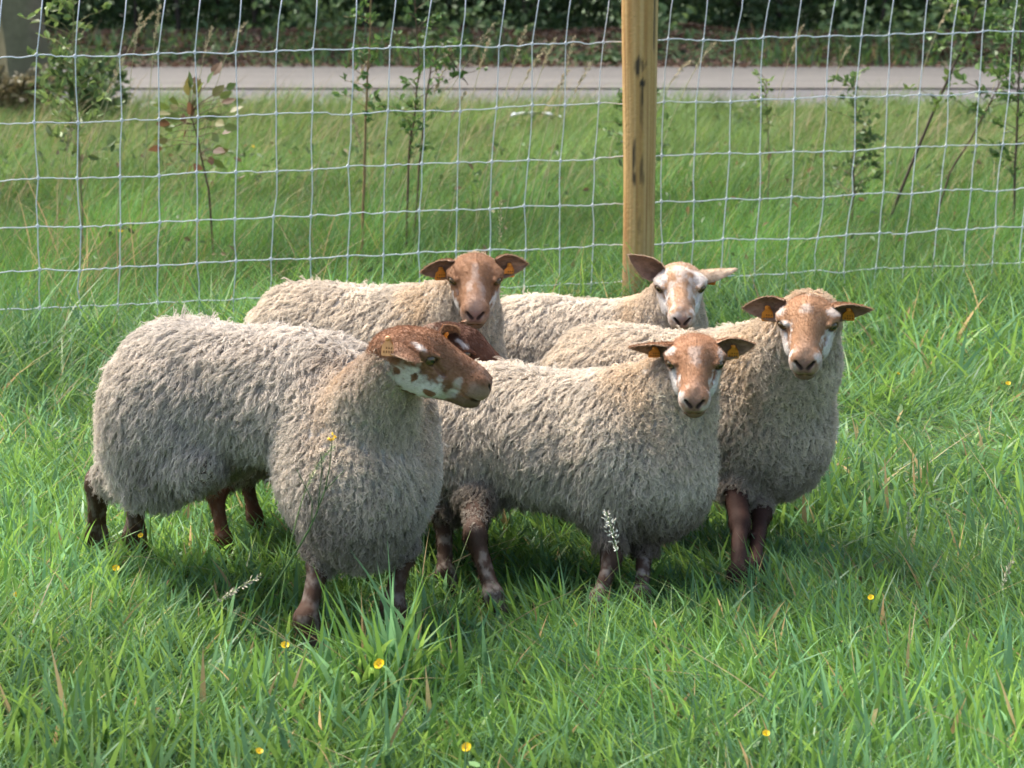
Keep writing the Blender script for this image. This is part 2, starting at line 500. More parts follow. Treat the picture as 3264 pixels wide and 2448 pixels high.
def make_sheep(S):
    r = np.random.default_rng(S['seed'])
    s = S.get('s', 1.0); yaw = RAD(S['yaw']); org = np.array([*S['pos'], 0.0])
    Rz = np.array([[math.cos(yaw), -math.sin(yaw), 0], [math.sin(yaw), math.cos(yaw), 0], [0, 0, 1]])
    root = empty('sheep', tuple(org), yaw)
    tag(root, S['label'], 'sheep', 'sheep standing together in the meadow')
    loc = lambda w: (np.asarray(w) - org) @ Rz               # world -> sheep local
    # head frame
    hw = at(*S['head'][:2], y=S['head'][2])
    hy, hp, hr = (RAD(a) for a in S['hdir'])
    f = np.array([math.cos(hy) * math.cos(hp), math.sin(hy) * math.cos(hp), -math.sin(hp)])
    l = norm(np.cross([0, 0, 1], f)); u = np.cross(f, l)
    l, u = l * math.cos(hr) + u * math.sin(hr), u * math.cos(hr) - l * math.sin(hr)
    R = np.stack([loc(org + f), loc(org + l), loc(org + u)], 1)     # columns: forward, left, up in sheep local
    ho = loc(hw); hs = S.get('hs', 1.0)
    HK = np.asarray(S.get('hk', (0.99, 1.06, 0.97)))            # breed's head: broad and short
    hx = lambda X: ho + hs * ((np.asarray(X, float) * HK) @ R.T)
    H = lambda *p: hx(np.array(p, float))
    # trunk
    w = S.get('w', 1.0); hb = S.get('hb', 0.0)
    B = []
    bd = lambda p, k: B.append((p, k))
    sc = lambda *p: np.asarray(p, float) * s
    be = RAD(S.get('bend', 0.0)); piv = np.array([0.08, 0, 0]) * s          # forehand turned against the hindquarters
    Rb = np.array([[math.cos(be), -math.sin(be), 0], [math.sin(be), math.cos(be), 0], [0, 0, 1]])
    fc_ = lambda *p: piv + Rb @ (sc(*p) - piv)
    rx = S.get('rear', 0.0); sh = S.get('shoulder', 0.0)
    bd(p_ell(sc(-0.30 + rx, 0, 0.435 + hb), sc(0.165, 0.155 * w, 0.165)), 0.05)
    bz = S.get('belly', 0.0)                                 # tucked-up belly
    bd(p_ell(sc(-0.06 + rx / 2, 0, 0.415 + hb + bz), sc(0.30 - rx / 2, 0.185 * S.get('bw', w) - sh * 0.6, 0.185 - bz)), 0.10 * s)
    cd = S.get('chest', 0.0); kf = S.get('kf', 0.10)
    bd(p_ell(fc_(0.15, 0, 0.415 + hb - cd), sc(0.185, 0.160 * w, 0.195 - cd), Rb), kf * s)
    bd(p_ell(fc_(*S.get('breast', (0.235, 0, 0.385 + hb))), sc(0.125, 0.135 * w, 0.165), Rb), min(0.08, kf) * s)   # woolly breast
    bd(p_cone(sc(-0.34 + rx, 0, 0.53 + hb), sc(S.get('ridge', 0.12), 0, 0.545 + hb), 0.055 * s, 0.055 * s), 0.10 * s)
    for y in (-1, 1):
        bd(p_ell(fc_(0.14, y * (0.105 * w + sh * 0.5), 0.385 + hb), sc(0.10, 0.06 + sh, 0.15), Rb), (0.06 - sh) * s)     # shoulders
        bd(p_ell(sc(-0.33 + rx, y * 0.095 * w, 0.375 + hb), sc(0.125, 0.07, 0.15)), 0.06 * s)   # haunches
    bd(p_cone(sc(-0.45 + rx, 0, 0.50 + hb), sc(-0.495 + rx, 0, 0.27 + hb), 0.030 * s, 0.034 * s), 0.04 * s)   # tail
    nb = fc_(*S.get('nb', (0.20, 0, 0.47)))
    nm = 0.5 * (nb + H(-0.075, 0, -0.045)) + np.asarray(S.get('nmid', (0.015, 0, -0.02))) * s
    nr = S.get('nr', (0.130, 0.102, 0.062))
    bd(p_cone(nb, nm, nr[0] * s, nr[1] * s), kf * s)
    bd(p_cone(nm, H(*S.get('na', (-0.056, 0, -0.042))), nr[1] * s, nr[2] * hs), 0.05 * s)
    # legs
    Lg = []
    lg = lambda p, k: Lg.append((p, k))
    feet = []
    for i, (fx, fy) in enumerate(S['feet']):                 # fore right, fore left, hind right, hind left (world)
        y = -1 if i % 2 == 0 else 1
        ft = loc((fx, fy, 0.0)); ft[2] = 0.0
        feet.append(ft)
        if i < 2:
            el = fc_(0.13, y * 0.085, 0.33 + hb); kn = 0.48 * el + 0.52 * ft + sc(0.012, 0, 0.015)
            fe = ft + sc(-0.012, 0, 0.075)
            lg(p_cone(el, kn, 0.039 * s, 0.027 * s), 0.03); lg(p_ell(kn, sc(0.029, 0.026, 0.036)), 0.010)
            lg(p_cone(kn, fe, 0.0215 * s, 0.0185 * s), 0.010)
        else:
            st = sc(-0.25, y * 0.095, 0.34 + hb); hk = np.array([0, 0, 0]) + ft * 0.8 + 0.2 * sc(-0.33, y * 0.09, 0)
            hk = hk + sc(-0.045, 0, 0.215)
            fe = ft + sc(-0.018, 0, 0.075)
            lg(p_cone(st, hk, 0.058 * s, 0.027 * s), 0.03); lg(p_ell(hk, sc(0.034, 0.024, 0.040)), 0.012)
            lg(p_cone(hk, fe, 0.0245 * s, 0.0205 * s), 0.012)
        lg(p_ell(fe, sc(0.030, 0.028, 0.030)), 0.015)
        for yy in (-1, 1):
            lg(p_cone(fe + sc(0.006, yy * 0.008, -0.02), ft + sc(0.022, yy * 0.013, 0.014), 0.018 * s, 0.014 * s), 0.008)
    prims = B + Lg
    lo = np.min([p[0][1] for p in prims], 0) - 0.03; hi = np.max([p[0][2] for p in prims], 0) + 0.03
    lo[2] = max(lo[2], -0.03)
    h = 0.0095
    V, Q = surface_nets(grid_field(prims, lo, hi, h), lo, h)
    V = relax(V, Q, 2)
    N = vnormals(V, Q)
    dB = field(B, V); dL = field(Lg, V)
    dhead = (V - ho) @ R / hs                                 # head-frame coordinates of body vertices
    near_head = np.linalg.norm(dhead - np.array([-0.01, 0, -0.02]), axis=1)
    wool = np.maximum(sstep(0.066, 0.018, dB), 0.9 * sstep(0.215, 0.275, V[:, 2] / s + 0.03 * (noise3(V, 30, 3) - 0.5))) * sstep(0.046, 0.078, near_head + 0.02 * (noise3(V, 30, 3) - 0.5))
    throat = sstep(0.20, 0.11, np.linalg.norm((dhead - np.array([0.01, 0, -0.16])) * [1, 1.3, 0.8], axis=1)) * S.get('throat', 1.0)
    hmax = V[:, 2] / (0.62 * s)
    # head
    hp_ = head_prims()
    hlo, hhi = np.array([-0.15, -0.085, -0.105]), np.array([0.185, 0.085, 0.08])
    HV, HQ = surface_nets(grid_field(hp_, hlo, hhi, 0.0029), hlo, 0.0029)
    HV = relax(HV, HQ, 1)
    HN = vnormals(HV, HQ)
    hcol = face_colour(HV, S)
    Vs, Qs, Cs, n0 = [V, hx(HV)], [Q, HQ + len(V)], [], len(V) + len(HV)
    # skin colour of the trunk and legs
    wcol = np.asarray(S.get('wool', (0.50, 0.42, 0.33)))
    legc = np.asarray(S.get('leg', (0.070, 0.036, 0.021)))
    mott = sstep(0.48, 0.72, 0.6 * noise3(V * [1, 1, 0.7], 60, S['seed']) + 0.4 * noise3(V, 150, 8)) * S.get('mottle', 0.0) * sstep(0.30, 0.12, V[:, 2] / s)
    c_leg = legc * (0.75 + 0.5 * noise3(V, 25, 2))[:, None]
    c_leg = c_leg * (1 - mott[:, None]) + np.array([0.24, 0.20, 0.165]) * mott[:, None]
    hoof = sstep(0.045, 0.03, V[:, 2] / s)
    c_leg = c_leg * (1 - hoof[:, None]) + np.array([0.03, 0.025, 0.02]) * hoof[:, None]
    wm = sstep(0.045, 0.012, dB)[:, None]
    hm = sstep(0.14, 0.10, near_head)[:, None]
    cB = wcol * 0.55 * wm + c_leg * (1 - wm)
    und = sstep(-0.02, -0.05, dhead[:, 2])[:, None]
    cB = cB * (1 - hm) + (np.asarray(S.get('nape', (0.42, 0.27, 0.15))) * (1 - und) + np.array([0.55, 0.48, 0.40]) * und) * hm
    Cs = [cB, hcol]
    # ears
    tags = []; fur_e = []
    for sd, key in ((-1, 'ear_r'), (1, 'ear_l')):
        E = S.get(key) or dict(d=(0.06 * r.normal(), sd * 1.0, -0.04 + 0.09 * r.normal()), f=(0.85, 0.1 * r.normal(), 0.10 + 0.2 * r.normal()), L=0.094 + 0.006 * r.normal())
        EV, EQ, inn, sa, c = ear_mesh(np.array([-0.042, sd * 0.050, 0.014]), np.array(E['d'], float), np.array(E['f'], float),
                                      E.get('L', 0.104), E.get('W', 0.028), E.get('curl', 0.85), E.get('tagat', 0.45), E.get('tagoff', 0.0))
        Vs.append(hx(EV)); Qs.append(EQ + n0); n0 += len(EV)
        oc = np.asarray(S.get('ear_out', BROWN * 0.9)); ic = np.asarray(S.get('ear_in', (0.23, 0.135, 0.09)))
        nz = noise3(EV, 70, S['seed'])[:, None]
        rim = sstep(0.75, 0.98, sa)[:, None] * 0.55
        ce = np.where(inn[:, None] > 0.5, ic * (0.6 + 0.8 * nz), oc * (0.7 + 0.6 * nz))
        Cs.append(ce * (1 - rim) + np.array([0.42, 0.29, 0.19]) * rim)
        en = vnormals(EV, EQ); ne = 1500
        EP, ei = sample_quads(EV, EQ, np.where(inn > 0.5, 0.5, 1.0), ne, r)
        fur_e.append((EP, en[ei], np.asarray(E['d'], float), Cs[-1][ei]))
        if E.get('tag', True): tags.append((sd, c, E))
    body = mesh_obj('body', np.concatenate(Vs), [np.concatenate(Qs)], M['skin'], root, True, np.concatenate(Cs))
    # eyes
    for sd in (-1, 1):
        ec = np.array([0.0265, sd * 0.0520, 0.0100]); er = 0.0140
        ph, thh = np.linspace(0, math.pi, 11)[:, None], np.linspace(0, 2 * math.pi, 17)[None, :-1]
        out = norm(np.array([0.72, sd * 0.66, 0.12])); a1 = norm(np.cross(out, [0, 0, 1])); a2 = np.cross(a1, out)
        sph = (np.sin(ph) * np.cos(thh))[..., None] * a1 + (np.sin(ph) * np.sin(thh))[..., None] * a2 + np.cos(ph)[..., None] * np.ones_like(thh)[..., None] * out
        i = np.arange(10)[:, None] * 16 + np.arange(16)[None]; j = np.arange(10)[:, None] * 16 + (np.arange(16)[None] + 1) % 16
        q = np.stack([i, i + 16, j + 16, j], -1).reshape(-1, 4)
        eye = mesh_obj('eye', hx(ec + er * sph.reshape(-1, 3)), [q], M['eye'], root)
        X, Y = np.meshgrid(np.linspace(-1, 1, 7), np.linspace(-1, 1, 5), indexing='ij')
        pv = norm(out + 0.48 * X[..., None] * a1 + 0.20 * Y[..., None] * a2) * (er + 0.0004)
        k = np.arange(6)[:, None] * 5 + np.arange(4)[None]
        mesh_obj('pupil', hx(ec + pv.reshape(-1, 3)), [np.stack([k, k + 1, k + 6, k + 5], -1).reshape(-1, 4)], M['pupil'], eye)
    for sd, c, E in tags:
        if 'tagface' in E:
            tf = norm(np.array(E['tagface'], float)); c = (np.array(E['tagpos'], float), c[1], tf, c[3])
        ear_tag(root, R, hx, c, M['tag_backlit'] if E.get('backlit') else M['tag'])
    if 'nohair' in DEBUG:
        return root
    # ---- fleece: locks of crimped strands
    nl, K = int(S.get('locks', 5200) * 3.2), S.get('strands', 6)
    wt = wool * (wool > 0.25)
    P, vi = sample_quads(V, Q, wt, nl, r)
    n_ = N[vi]; z_ = P[:, 2] / s
    back = np.array([-1.0, 0, 0])
    xb = ((P - piv) @ Rb)[:, 0]; fx = np.where(xb > 0, piv[0] + xb, P[:, 0]) / s
    neckz = sstep(0.10, 0.26, fx) * sstep(0.36, 0.50, z_)          # neck and breast: short curls
    front = sstep(0.12, 0.24, fx)
    dn = np.array([0, 0, -1.0]) + back * (S.get('sweep', 0.22) * (1 - 0.8 * front))[:, None] + 0.22 * r.normal(size=(nl, 3))
    dn = dn + S.get('swirl', 0.9) * np.stack([noise3(P, 9, 31 + k) - 0.5 for k in range(3)], 1) + 1.0 * np.stack([noise3(P, 26, 41 + k) - 0.5 for k in range(3)], 1)   # matted partings
    tan = dn - (dn * n_).sum(1, keepdims=True) * n_
    tan = norm(tan + 0.25 * norm(np.stack([np.zeros(nl), n_[:, 1], np.zeros(nl)], 1)))
    Ln = S.get('len', 0.06) * s * (0.65 + 0.6 * r.random(nl)) * (0.72 + 0.56 * noise3(P, 11, 51)) * (1 - 0.38 * np.maximum(neckz, 0.6 * front)) * (0.45 + 0.55 * wt[vi]) * (1 - 0.55 * sstep(0.02, 0.045, dB[vi]))
    lift = (0.40 + 0.40 * r.random(nl)) * (1 + 0.6 * front)
    t = np.linspace(0, 1, 7)
    d0 = norm(n_ * lift[:, None] + tan * 0.75)
    d1 = norm(n_ * 0.10 + tan + np.array([0, 0, -0.45]))
    path = P[:, None] - n_[:, None] * 0.006 + Ln[:, None, None] * (t[None, :, None] * (1 - 0.5 * t[None, :, None]) * d0[:, None] + 0.5 * (t ** 2)[None, :, None] * d1[:, None])
    bn = norm(np.cross(d0, n_) + 1e-4)
    amp = S.get('crimp', 0.0045) * s * (0.6 + 0.8 * r.random(nl)) * (1 + 0.5 * front)
    fr = (S.get('waves', 1.6) + 0.9 * r.random(nl)) * (1 + 0.35 * front); ph = r.random(nl) * 6.28
    sw = np.sin(6.28 * fr[:, None] * t[None] + ph[:, None]) * (t[None] ** 0.8) * amp[:, None]
    cw = np.cos(6.28 * fr[:, None] * t[None] + ph[:, None] * 1.7) * (t[None] ** 0.8) * amp[:, None] * 0.7
    path = path + sw[..., None] * bn[:, None] + cw[..., None] * n_[:, None]
    rc = S.get('lockr', 0.0042) * s
    off = r.normal(size=(nl, K, 3)); off *= (rc * r.random((nl, K, 1)) ** 0.6 / np.linalg.norm(off, axis=2, keepdims=True))
    conv = (1 - S.get('clump', 0.28) * t ** 0.8)
    ls = 0.75 + 0.35 * r.random((nl, K))
    tt = t[None, None] * ls[..., None]
    fi = tt * 6; i0 = np.clip(np.floor(fi).astype(int), 0, 5); fw = np.clip(fi - i0, 0, 1.4)
    li = np.arange(nl)[:, None, None]
    G = path[li, i0] * (1 - fw[..., None]) + path[li, i0 + 1] * fw[..., None]
    G = G + off[:, :, None] * conv[None, None, :, None] + r.normal(size=G.shape) * (0.0024 * s * t[None, None, :, None])
    G = G.reshape(nl * K, 7, 3)
    # colours of the wool: yellowish neck, greyer weathered back, dirty fringe with belly shadow painted in, noise edge
    dirt_shade = sstep(0.40, 0.21, z_ + 0.16 * (noise3(P, 9, 5) - 0.5)) * S.get('dirt_shade', 0.5)
    c = np.repeat(wcol[None], nl, 0)
    na_ = H(-0.06, 0, -0.03) - nb; tN = np.clip(((P - nb) @ na_) / (na_ @ na_), 0, 1.2)
    nk = sstep(0.05, 0.5, tN) * sstep(0.06, 0.12, fx)
    gold = (np.maximum(nk * S.get('neckgold', 0.9), 0) * (0.45 + 0.55 * noise3(P, 12, 6)) + 0.25 * noise3(P, 7, 9)) * S.get('gold', 0.8)
    c = c * (1 - gold[:, None]) + np.asarray(S.get('goldc', (0.56, 0.41, 0.25))) * gold[:, None]
    c = c * (1 - dirt_shade[:, None]) + np.array([0.15, 0.115, 0.085]) * dirt_shade[:, None]
    nh = np.linalg.norm((P - ho) @ R / hs - np.array([-0.06, 0, -0.01]), axis=1)
    napew = (sstep(S.get('napr', 0.145), 0.08, nh) * S.get('napew', 0.5))[:, None]
    c = c * (1 - napew) + np.asarray(S.get('nape', (0.42, 0.27, 0.15))) * napew
    th_ = throat[vi][:, None] * 0.6
    c = c * (1 - th_) + np.array([0.68, 0.61, 0.51]) * th_
    c = c * (0.80 + 0.38 * r.random((nl, 1))) * (0.86 + 0.3 * noise3(P, 16, 4))[:, None]
    C = np.repeat(c, K, 0) * (0.88 + 0.24 * r.random((nl * K, 1)))
    rad = 0.00060 * s * np.array([1.0, 1.0, 1.0, 0.95, 0.85, 0.7, 0.35])
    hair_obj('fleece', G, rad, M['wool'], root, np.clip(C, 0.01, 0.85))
    # ---- short coat on face and legs
    nf = S.get('fur', 19000)
    bare = sstep(0.150, 0.168, HV[:, 0]) * (np.abs(HV[:, 1]) < 0.02) * (HV[:, 2] < 0.012)
    eyed = np.minimum(*[np.linalg.norm(HV - np.array([0.034, q * 0.0575, 0.0105]), axis=1) for q in (-1, 1)])
    wf = np.clip(1 - bare, 0, 1) * (eyed > 0.014)
    FP, fv = sample_quads(HV, HQ, wf, nf, r)
    fn = HN[fv]
    fl = np.array([-1.0, 0, 0.0]) + 0.35 * np.stack([np.zeros(nf), np.sign(FP[:, 1]) * 0.6, -0.3 * np.ones(nf)], 1)
    fl = norm(fl - (fl * fn).sum(1, keepdims=True) * fn + 0.25 * r.normal(size=(nf, 3)))
    fL = (0.004 + 0.003 * sstep(0.10, -0.04, FP[:, 0])) * (0.6 + 0.7 * r.random(nf))
    tq = np.linspace(0, 1, 3)
    FG = FP[:, None] + fL[:, None, None] * (tq[None, :, None] * 0.9 * fl[:, None] + (tq * (1 - 0.45 * tq))[None, :, None] * 0.20 * fn[:, None])
    fc = face_colour(FP, S) * (0.9 + 0.25 * r.random((nf, 1)))
    for EP, en, ed, ec_ in fur_e:
        k_ = len(EP); fl = norm(norm(ed) - (norm(ed) * en).sum(1, keepdims=True) * en + 0.3 * r.normal(size=(k_, 3)))
        eL = 0.006 * (0.6 + 0.8 * r.random(k_))
        FG = np.concatenate([FG, EP[:, None] + eL[:, None, None] * (tq[None, :, None] * fl[:, None] + (tq * (1 - 0.45 * tq))[None, :, None] * 0.45 * en[:, None])])
        fc = np.concatenate([fc, ec_ * (0.85 + 0.35 * r.random((k_, 1)))])
    FG = hx(FG)
    # legs
    wl = (1 - wool) * (dB > 0.012) * (V[:, 2] > 0.05 * s)
    ng = 5200
    LP, lv = sample_quads(V, Q, wl, ng, r)
    ln_ = N[lv]; lf = np.array([0, 0, -1.0]) - 0.3 * ln_; lf = norm(lf + 0.25 * r.normal(size=(ng, 3)))
    lL = 0.010 * (0.6 + 0.7 * r.random(ng)) * s
    LG = LP[:, None] + lL[:, None, None] * (tq[None, :, None] * lf[:, None] + (tq * (1 - 0.5 * tq))[None, :, None] * 0.6 * ln_[:, None])
    lc = c_leg[lv] * (0.8 + 0.45 * r.random((ng, 1)))
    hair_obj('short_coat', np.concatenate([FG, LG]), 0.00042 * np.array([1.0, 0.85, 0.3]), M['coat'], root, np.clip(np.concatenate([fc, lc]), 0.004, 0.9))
    return root

def face_colour(P, S):
    f, y, u = P[:, 0], np.abs(P[:, 1]), P[:, 2]
    sy = P[:, 1]
    seed = S['seed']
    nz = noise3(P, 55, seed) - 0.5 + 0.5 * (noise3(P, 120, seed + 1) - 0.5)
    fine = noise3(P * [0.6, 1, 1], 240, seed + 2)
    w = np.zeros(len(P))
    for (c, rr, amt) in S.get('white', []):                    # white patches: centre (forward, |side|, up), radii
        d = np.sqrt(((f - c[0]) / rr[0]) ** 2 + ((y - c[1]) / rr[1]) ** 2 + ((u - c[2]) / rr[2]) ** 2)
        w = np.maximum(w, amt * sstep(1.45, 0.55, d + 1.5 * nz + 0.5 * (fine - 0.5)))
    for (c, rr, amt) in S.get('brown', []):                    # brown spots inside the white
        d = np.sqrt(((f - c[0]) / rr[0]) ** 2 + ((y - c[1]) / rr[1]) ** 2 + ((u - c[2]) / rr[2]) ** 2)
        w = w * (1 - amt * sstep(1.25, 0.85, d + 1.6 * nz))
    w = np.clip(w + S.get('grizzle', 0.05) * sstep(0.55, 0.8, fine) * sstep(0.45, 0.6, noise3(P, 35, seed + 6)), 0, 1)
    base = np.asarray(S.get('face', BROWN))
    c = base * (0.8 + 0.4 * noise3(P, 40, seed + 3))[:, None] * (0.94 + 0.12 * fine)[:, None]
    c = c * (1 - w[:, None]) + WHITE * (0.93 + 0.14 * fine)[:, None] * w[:, None]
    pale = (sstep(0.085, 0.15, f) * sstep(0.035, 0.0, y) * sstep(-0.03, 0.0, u) * S.get('pale', 0.4))[:, None]   # paler muzzle top
    c = c * (1 - pale) + np.array([0.36, 0.25, 0.19]) * pale
    lip = (sstep(0.118, 0.135, f) * sstep(-0.036, -0.030, u) * sstep(0.008, -0.006, u) * S.get('lip', 0.42))[:, None]
    c = c * (1 - lip) + np.array([0.42, 0.32, 0.26]) * lip
    chin = (sstep(0.07, 0.12, f) * sstep(-0.036, -0.041, u) * 0.75)[:, None]
    c = c * (1 - chin) + np.array([0.17, 0.115, 0.075]) * chin
    nose = (sstep(0.157, 0.168, f) * sstep(0.020, 0.010, y) * sstep(-0.030, -0.015, u) * (u < 0.014))[:, None] * 0.8
    c = c * (1 - nose) + np.array([0.20, 0.10, 0.085]) * nose
    # bare dark skin of nostrils, lips, eye rims
    dark = np.zeros(len(P))
    for q in (-1, 1):
        a, b = np.array([0.170, q * 0.007, -0.007]), np.array([0.160, q * 0.019, 0.007])
        t = np.clip(((P - a) @ (b - a)) / ((b - a) @ (b - a)), 0, 1)
        dark = np.maximum(dark, sstep(0.0065, 0.0030, np.linalg.norm(P - a - t[:, None] * (b - a), axis=1)))
        for a, b in (((0.168, 0, -0.0345), (0.140, q * 0.033, -0.037)), ((0.140, q * 0.033, -0.037), (0.105, q * 0.037, -0.028))):
            a, b = np.array(a), np.array(b)
            t = np.clip(((P - a) @ (b - a)) / ((b - a) @ (b - a)), 0, 1)
            dark = np.maximum(dark, 0.8 * sstep(0.0065, 0.003, np.linalg.norm(P - a - t[:, None] * (b - a), axis=1)))
        e = np.linalg.norm((P - np.array([0.034, q * 0.0575, 0.0105])) / np.array([1.25, 1, 0.85]), axis=1)
        dark = np.maximum(dark, 0.85 * sstep(0.0165, 0.0125, e))
    return c * (1 - dark[:, None]) + np.array([0.035, 0.020, 0.016]) * dark[:, None]

g = lambda u, v: tuple(at(u, v, z=0.0)[:2])
CAMDIR = lambda x, y: math.degrees(math.atan2(-y, -x))
SHEEP = [
    dict(seed=1, label='large grey sheep in front, brown head in right-facing profile with white freckled cheek',
         pos=(-0.460, 4.84), yaw=-24, rear=-0.050, bend=-57, breast=(0.245, 0, 0.335), s=1.12, w=0.92, bw=0.70, belly=0.06, chest=0.055, kf=0.05, ridge=0.0, na=(-0.045, 0, -0.055), hs=1.06, head=(420, 353, 4.50), hdir=(-6, 25, 0),
         feet=[g(312, 655), g(398, 640), g(104, 566), g(142, 566)], nb=(0.15, 0, 0.44), nr=(0.098, 0.076, 0.054),
         goldc=(0.44, 0.30, 0.175), neckgold=1.0, wool=(0.62, 0.565, 0.49), face=(0.215, 0.105, 0.055), len=0.039, gold=0.9, mottle=0.6, dirt_shade=0.6, nape=(0.30, 0.16, 0.08), napew=0.85, napr=0.20,
         white=[((0.03, 0.05, -0.060), (0.075, 0.05, 0.034), 1.0), ((0.004, 0.066, 0.030), (0.022, 0.012, 0.006), 0.7), ((0.10, 0.03, -0.015), (0.012, 0.02, 0.012), 0.5)],
         brown=[((0.055, 0.045, -0.060), (0.010, 0.03, 0.007), 1), ((0.015, 0.05, -0.040), (0.007, 0.03, 0.009), 1), ((-0.025, 0.05, -0.045), (0.007, 0.03, 0.009), 1), ((0.02, 0.04, -0.085), (0.012, 0.03, 0.006), 0.9)],
         ear_out=(0.15, 0.075, 0.04), ear_r=dict(d=(0.42, -0.80, 0.02), f=(0.30, -0.35, -0.85), tagat=0.14, tagoff=-0.012, tagface=(-0.25, -1.0, 0.1), tagpos=(-0.066, -0.092, 0.024), backlit=True), ear_l=dict(d=(-0.1, 0.75, -0.60), f=(0.6, 0, -0.6), tag=False), locks=7600, clump=0.12, crimp=0.0028),
    dict(seed=2, label='shaggy sheep in the middle front facing the camera, brown face with white cheeks',
         pos=(0.17, 5.02), yaw=-24, s=0.93, hb=-0.018, belly=0.02, hs=0.98, head=(695, 360, 4.86), hdir=(CAMDIR(0.43, 4.86), 29, 0),
         feet=[g(602, 628), g(645, 624), g(500, 624), g(452, 600)], nb=(0.16, 0, 0.46),
         wool=(0.67, 0.60, 0.50), face=(0.29, 0.150, 0.078), len=0.053, leg=(0.055, 0.030, 0.019), gold=1.0, mottle=0.9, dirt_shade=0.95, crimp=0.005, waves=2.0, clump=0.42, lockr=0.0046,
         white=[((0.065, 0.05, -0.045), (0.075, 0.022, 0.05), 1.0), ((0.004, 0.062, 0.034), (0.018, 0.014, 0.008), 0.55), ((0.03, 0.0, 0.055), (0.030, 0.013, 0.015), 0.30), ((0.14, 0.03, -0.015), (0.025, 0.014, 0.03), 0.75), ((-0.06, 0.0, 0.065), (0.02, 0.03, 0.02), 0.6)], locks=7400),
    dict(seed=3, label='rear sheep with plain brown face and spread tagged ears, standing farthest left at the back',
         pos=(-0.37, 6.05), yaw=-25, s=0.98, hs=1.06, head=(475, 277, 5.75), hdir=(CAMDIR(-0.1, 5.75), 29, -1),
         feet=[(-0.15, 5.85), (-0.12, 6.08), (-0.75, 6.0), (-0.72, 6.25)], nb=(0.17, 0, 0.47),
         wool=(0.67, 0.595, 0.49), face=(0.23, 0.118, 0.060), len=0.044, gold=0.9, pale=0.7, napew=0.6,
         white=[((0.055, 0.052, -0.05), (0.06, 0.016, 0.03), 0.9), ((0.040, 0.0, 0.05), (0.028, 0.008, 0.02), 0.22), ((0.095, 0.008, 0.02), (0.035, 0.012, 0.02), 0.25)], locks=5200),
    dict(seed=4, label='rear sheep with blotched white and tan face, one ear cocked up before the post',
         pos=(0.29, 6.22), yaw=-25, s=0.90, hb=-0.02, hs=1.04, head=(680, 285, 6.02), hdir=(CAMDIR(0.5, 6.02) + 3, 29, 0),
         feet=[(0.45, 6.1), (0.5, 6.3), (-0.05, 6.25), (0, 6.45)], nb=(0.17, 0, 0.45),
         wool=(0.71, 0.635, 0.53), face=(0.37, 0.225, 0.13), len=0.045, gold=1.0, grizzle=0.4,
         white=[((0.07, 0.05, -0.045), (0.085, 0.025, 0.055), 1.0), ((0.0, 0.055, 0.030), (0.035, 0.022, 0.018), 0.75), ((-0.03, 0.0, 0.065), (0.06, 0.022, 0.03), 0.5), ((0.14, 0.02, -0.01), (0.030, 0.03, 0.03), 0.7), ((0.06, 0.025, 0.03), (0.05, 0.007, 0.02), 0.55)],
         ear_out=(0.55, 0.42, 0.30), ear_r=dict(d=(-0.15, -0.9, 0.55), f=(0.85, 0, 0.1), tag=False), ear_l=dict(d=(-0.1, 1.0, 0.06), f=(0.35, 0, -0.8), curl=1.2, tag=True), locks=4800),
    dict(seed=5, label='sheep at the right end of the flock, brown face and dark reddish-brown forelegs',
         pos=(0.51, 5.40), yaw=-31, s=0.99, hb=-0.025, hs=1.04, head=(808, 321, 5.02), hdir=(CAMDIR(0.72, 5.02) - 2, 29, 0),
         feet=[g(741, 604), g(757, 596), (0.14, 5.5), (0.22, 5.75)], nb=(0.17, 0, 0.47), nr=(0.145, 0.122, 0.070),
         wool=(0.66, 0.575, 0.46), face=(0.29, 0.158, 0.082), leg=(0.040, 0.018, 0.012), len=0.042, gold=0.8, dirt_shade=0.6, crimp=0.0055,
         white=[((0.065, 0.052, -0.045), (0.07, 0.022, 0.05), 0.95), ((0.002, 0.062, 0.034), (0.020, 0.017, 0.009), 0.6), ((0.025, 0.0, 0.055), (0.014, 0.017, 0.012), 0.42), ((0.14, 0.03, -0.015), (0.025, 0.014, 0.03), 0.7), ((-0.075, 0.0, 0.055), (0.02, 0.025, 0.03), 0.9)], locks=6200),
    dict(seed=6, label='dark brown headed sheep mostly hidden behind the large grey sheep in profile',
         pos=(-0.47, 5.40), yaw=-14, s=0.84, hs=1.06, head=(462, 347, 5.38), hdir=(-16, 33, 0),
         feet=[(-0.375, 5.05), (-0.26, 5.35), (-0.755, 5.27), (-0.70, 5.50)], nb=(0.17, 0, 0.47),
         wool=(0.48, 0.40, 0.32), face=(0.095, 0.042, 0.024), nape=(0.12, 0.06, 0.035), leg=(0.11, 0.045, 0.025), len=0.05, mottle=0.4,
         white=[((0.008, 0.066, 0.032), (0.024, 0.014, 0.006), 0.6)], ear_r=dict(d=(-0.1, -0.75, 0.62), f=(0.75, -0.6, 0.2), L=0.075), ear_l=dict(d=(0.3, 0.8, -0.6), f=(0.5, 0.3, 0.2), tag=False, L=0.07), locks=1500),
]
if not DEBUG or 'sheep' in DEBUG:
    for S in SHEEP:
        make_sheep(S)
# ------------------------------------------------------------------ ground, road, bank
def sheet(name, xs, ys, zf, mat):
    X, Y = np.meshgrid(xs, ys, indexing='ij')
    Z = zf(X, Y)
    nx, ny = X.shape
    i = np.arange(nx - 1)[:, None] * ny + np.arange(ny - 1)[None]
    o = mesh_obj(name, np.stack([X, Y, Z], -1).reshape(-1, 3), [np.stack([i, i + ny, i + ny + 1, i + 1], -1).reshape(-1, 4)], mat)
    return tag(o, kind='structure')

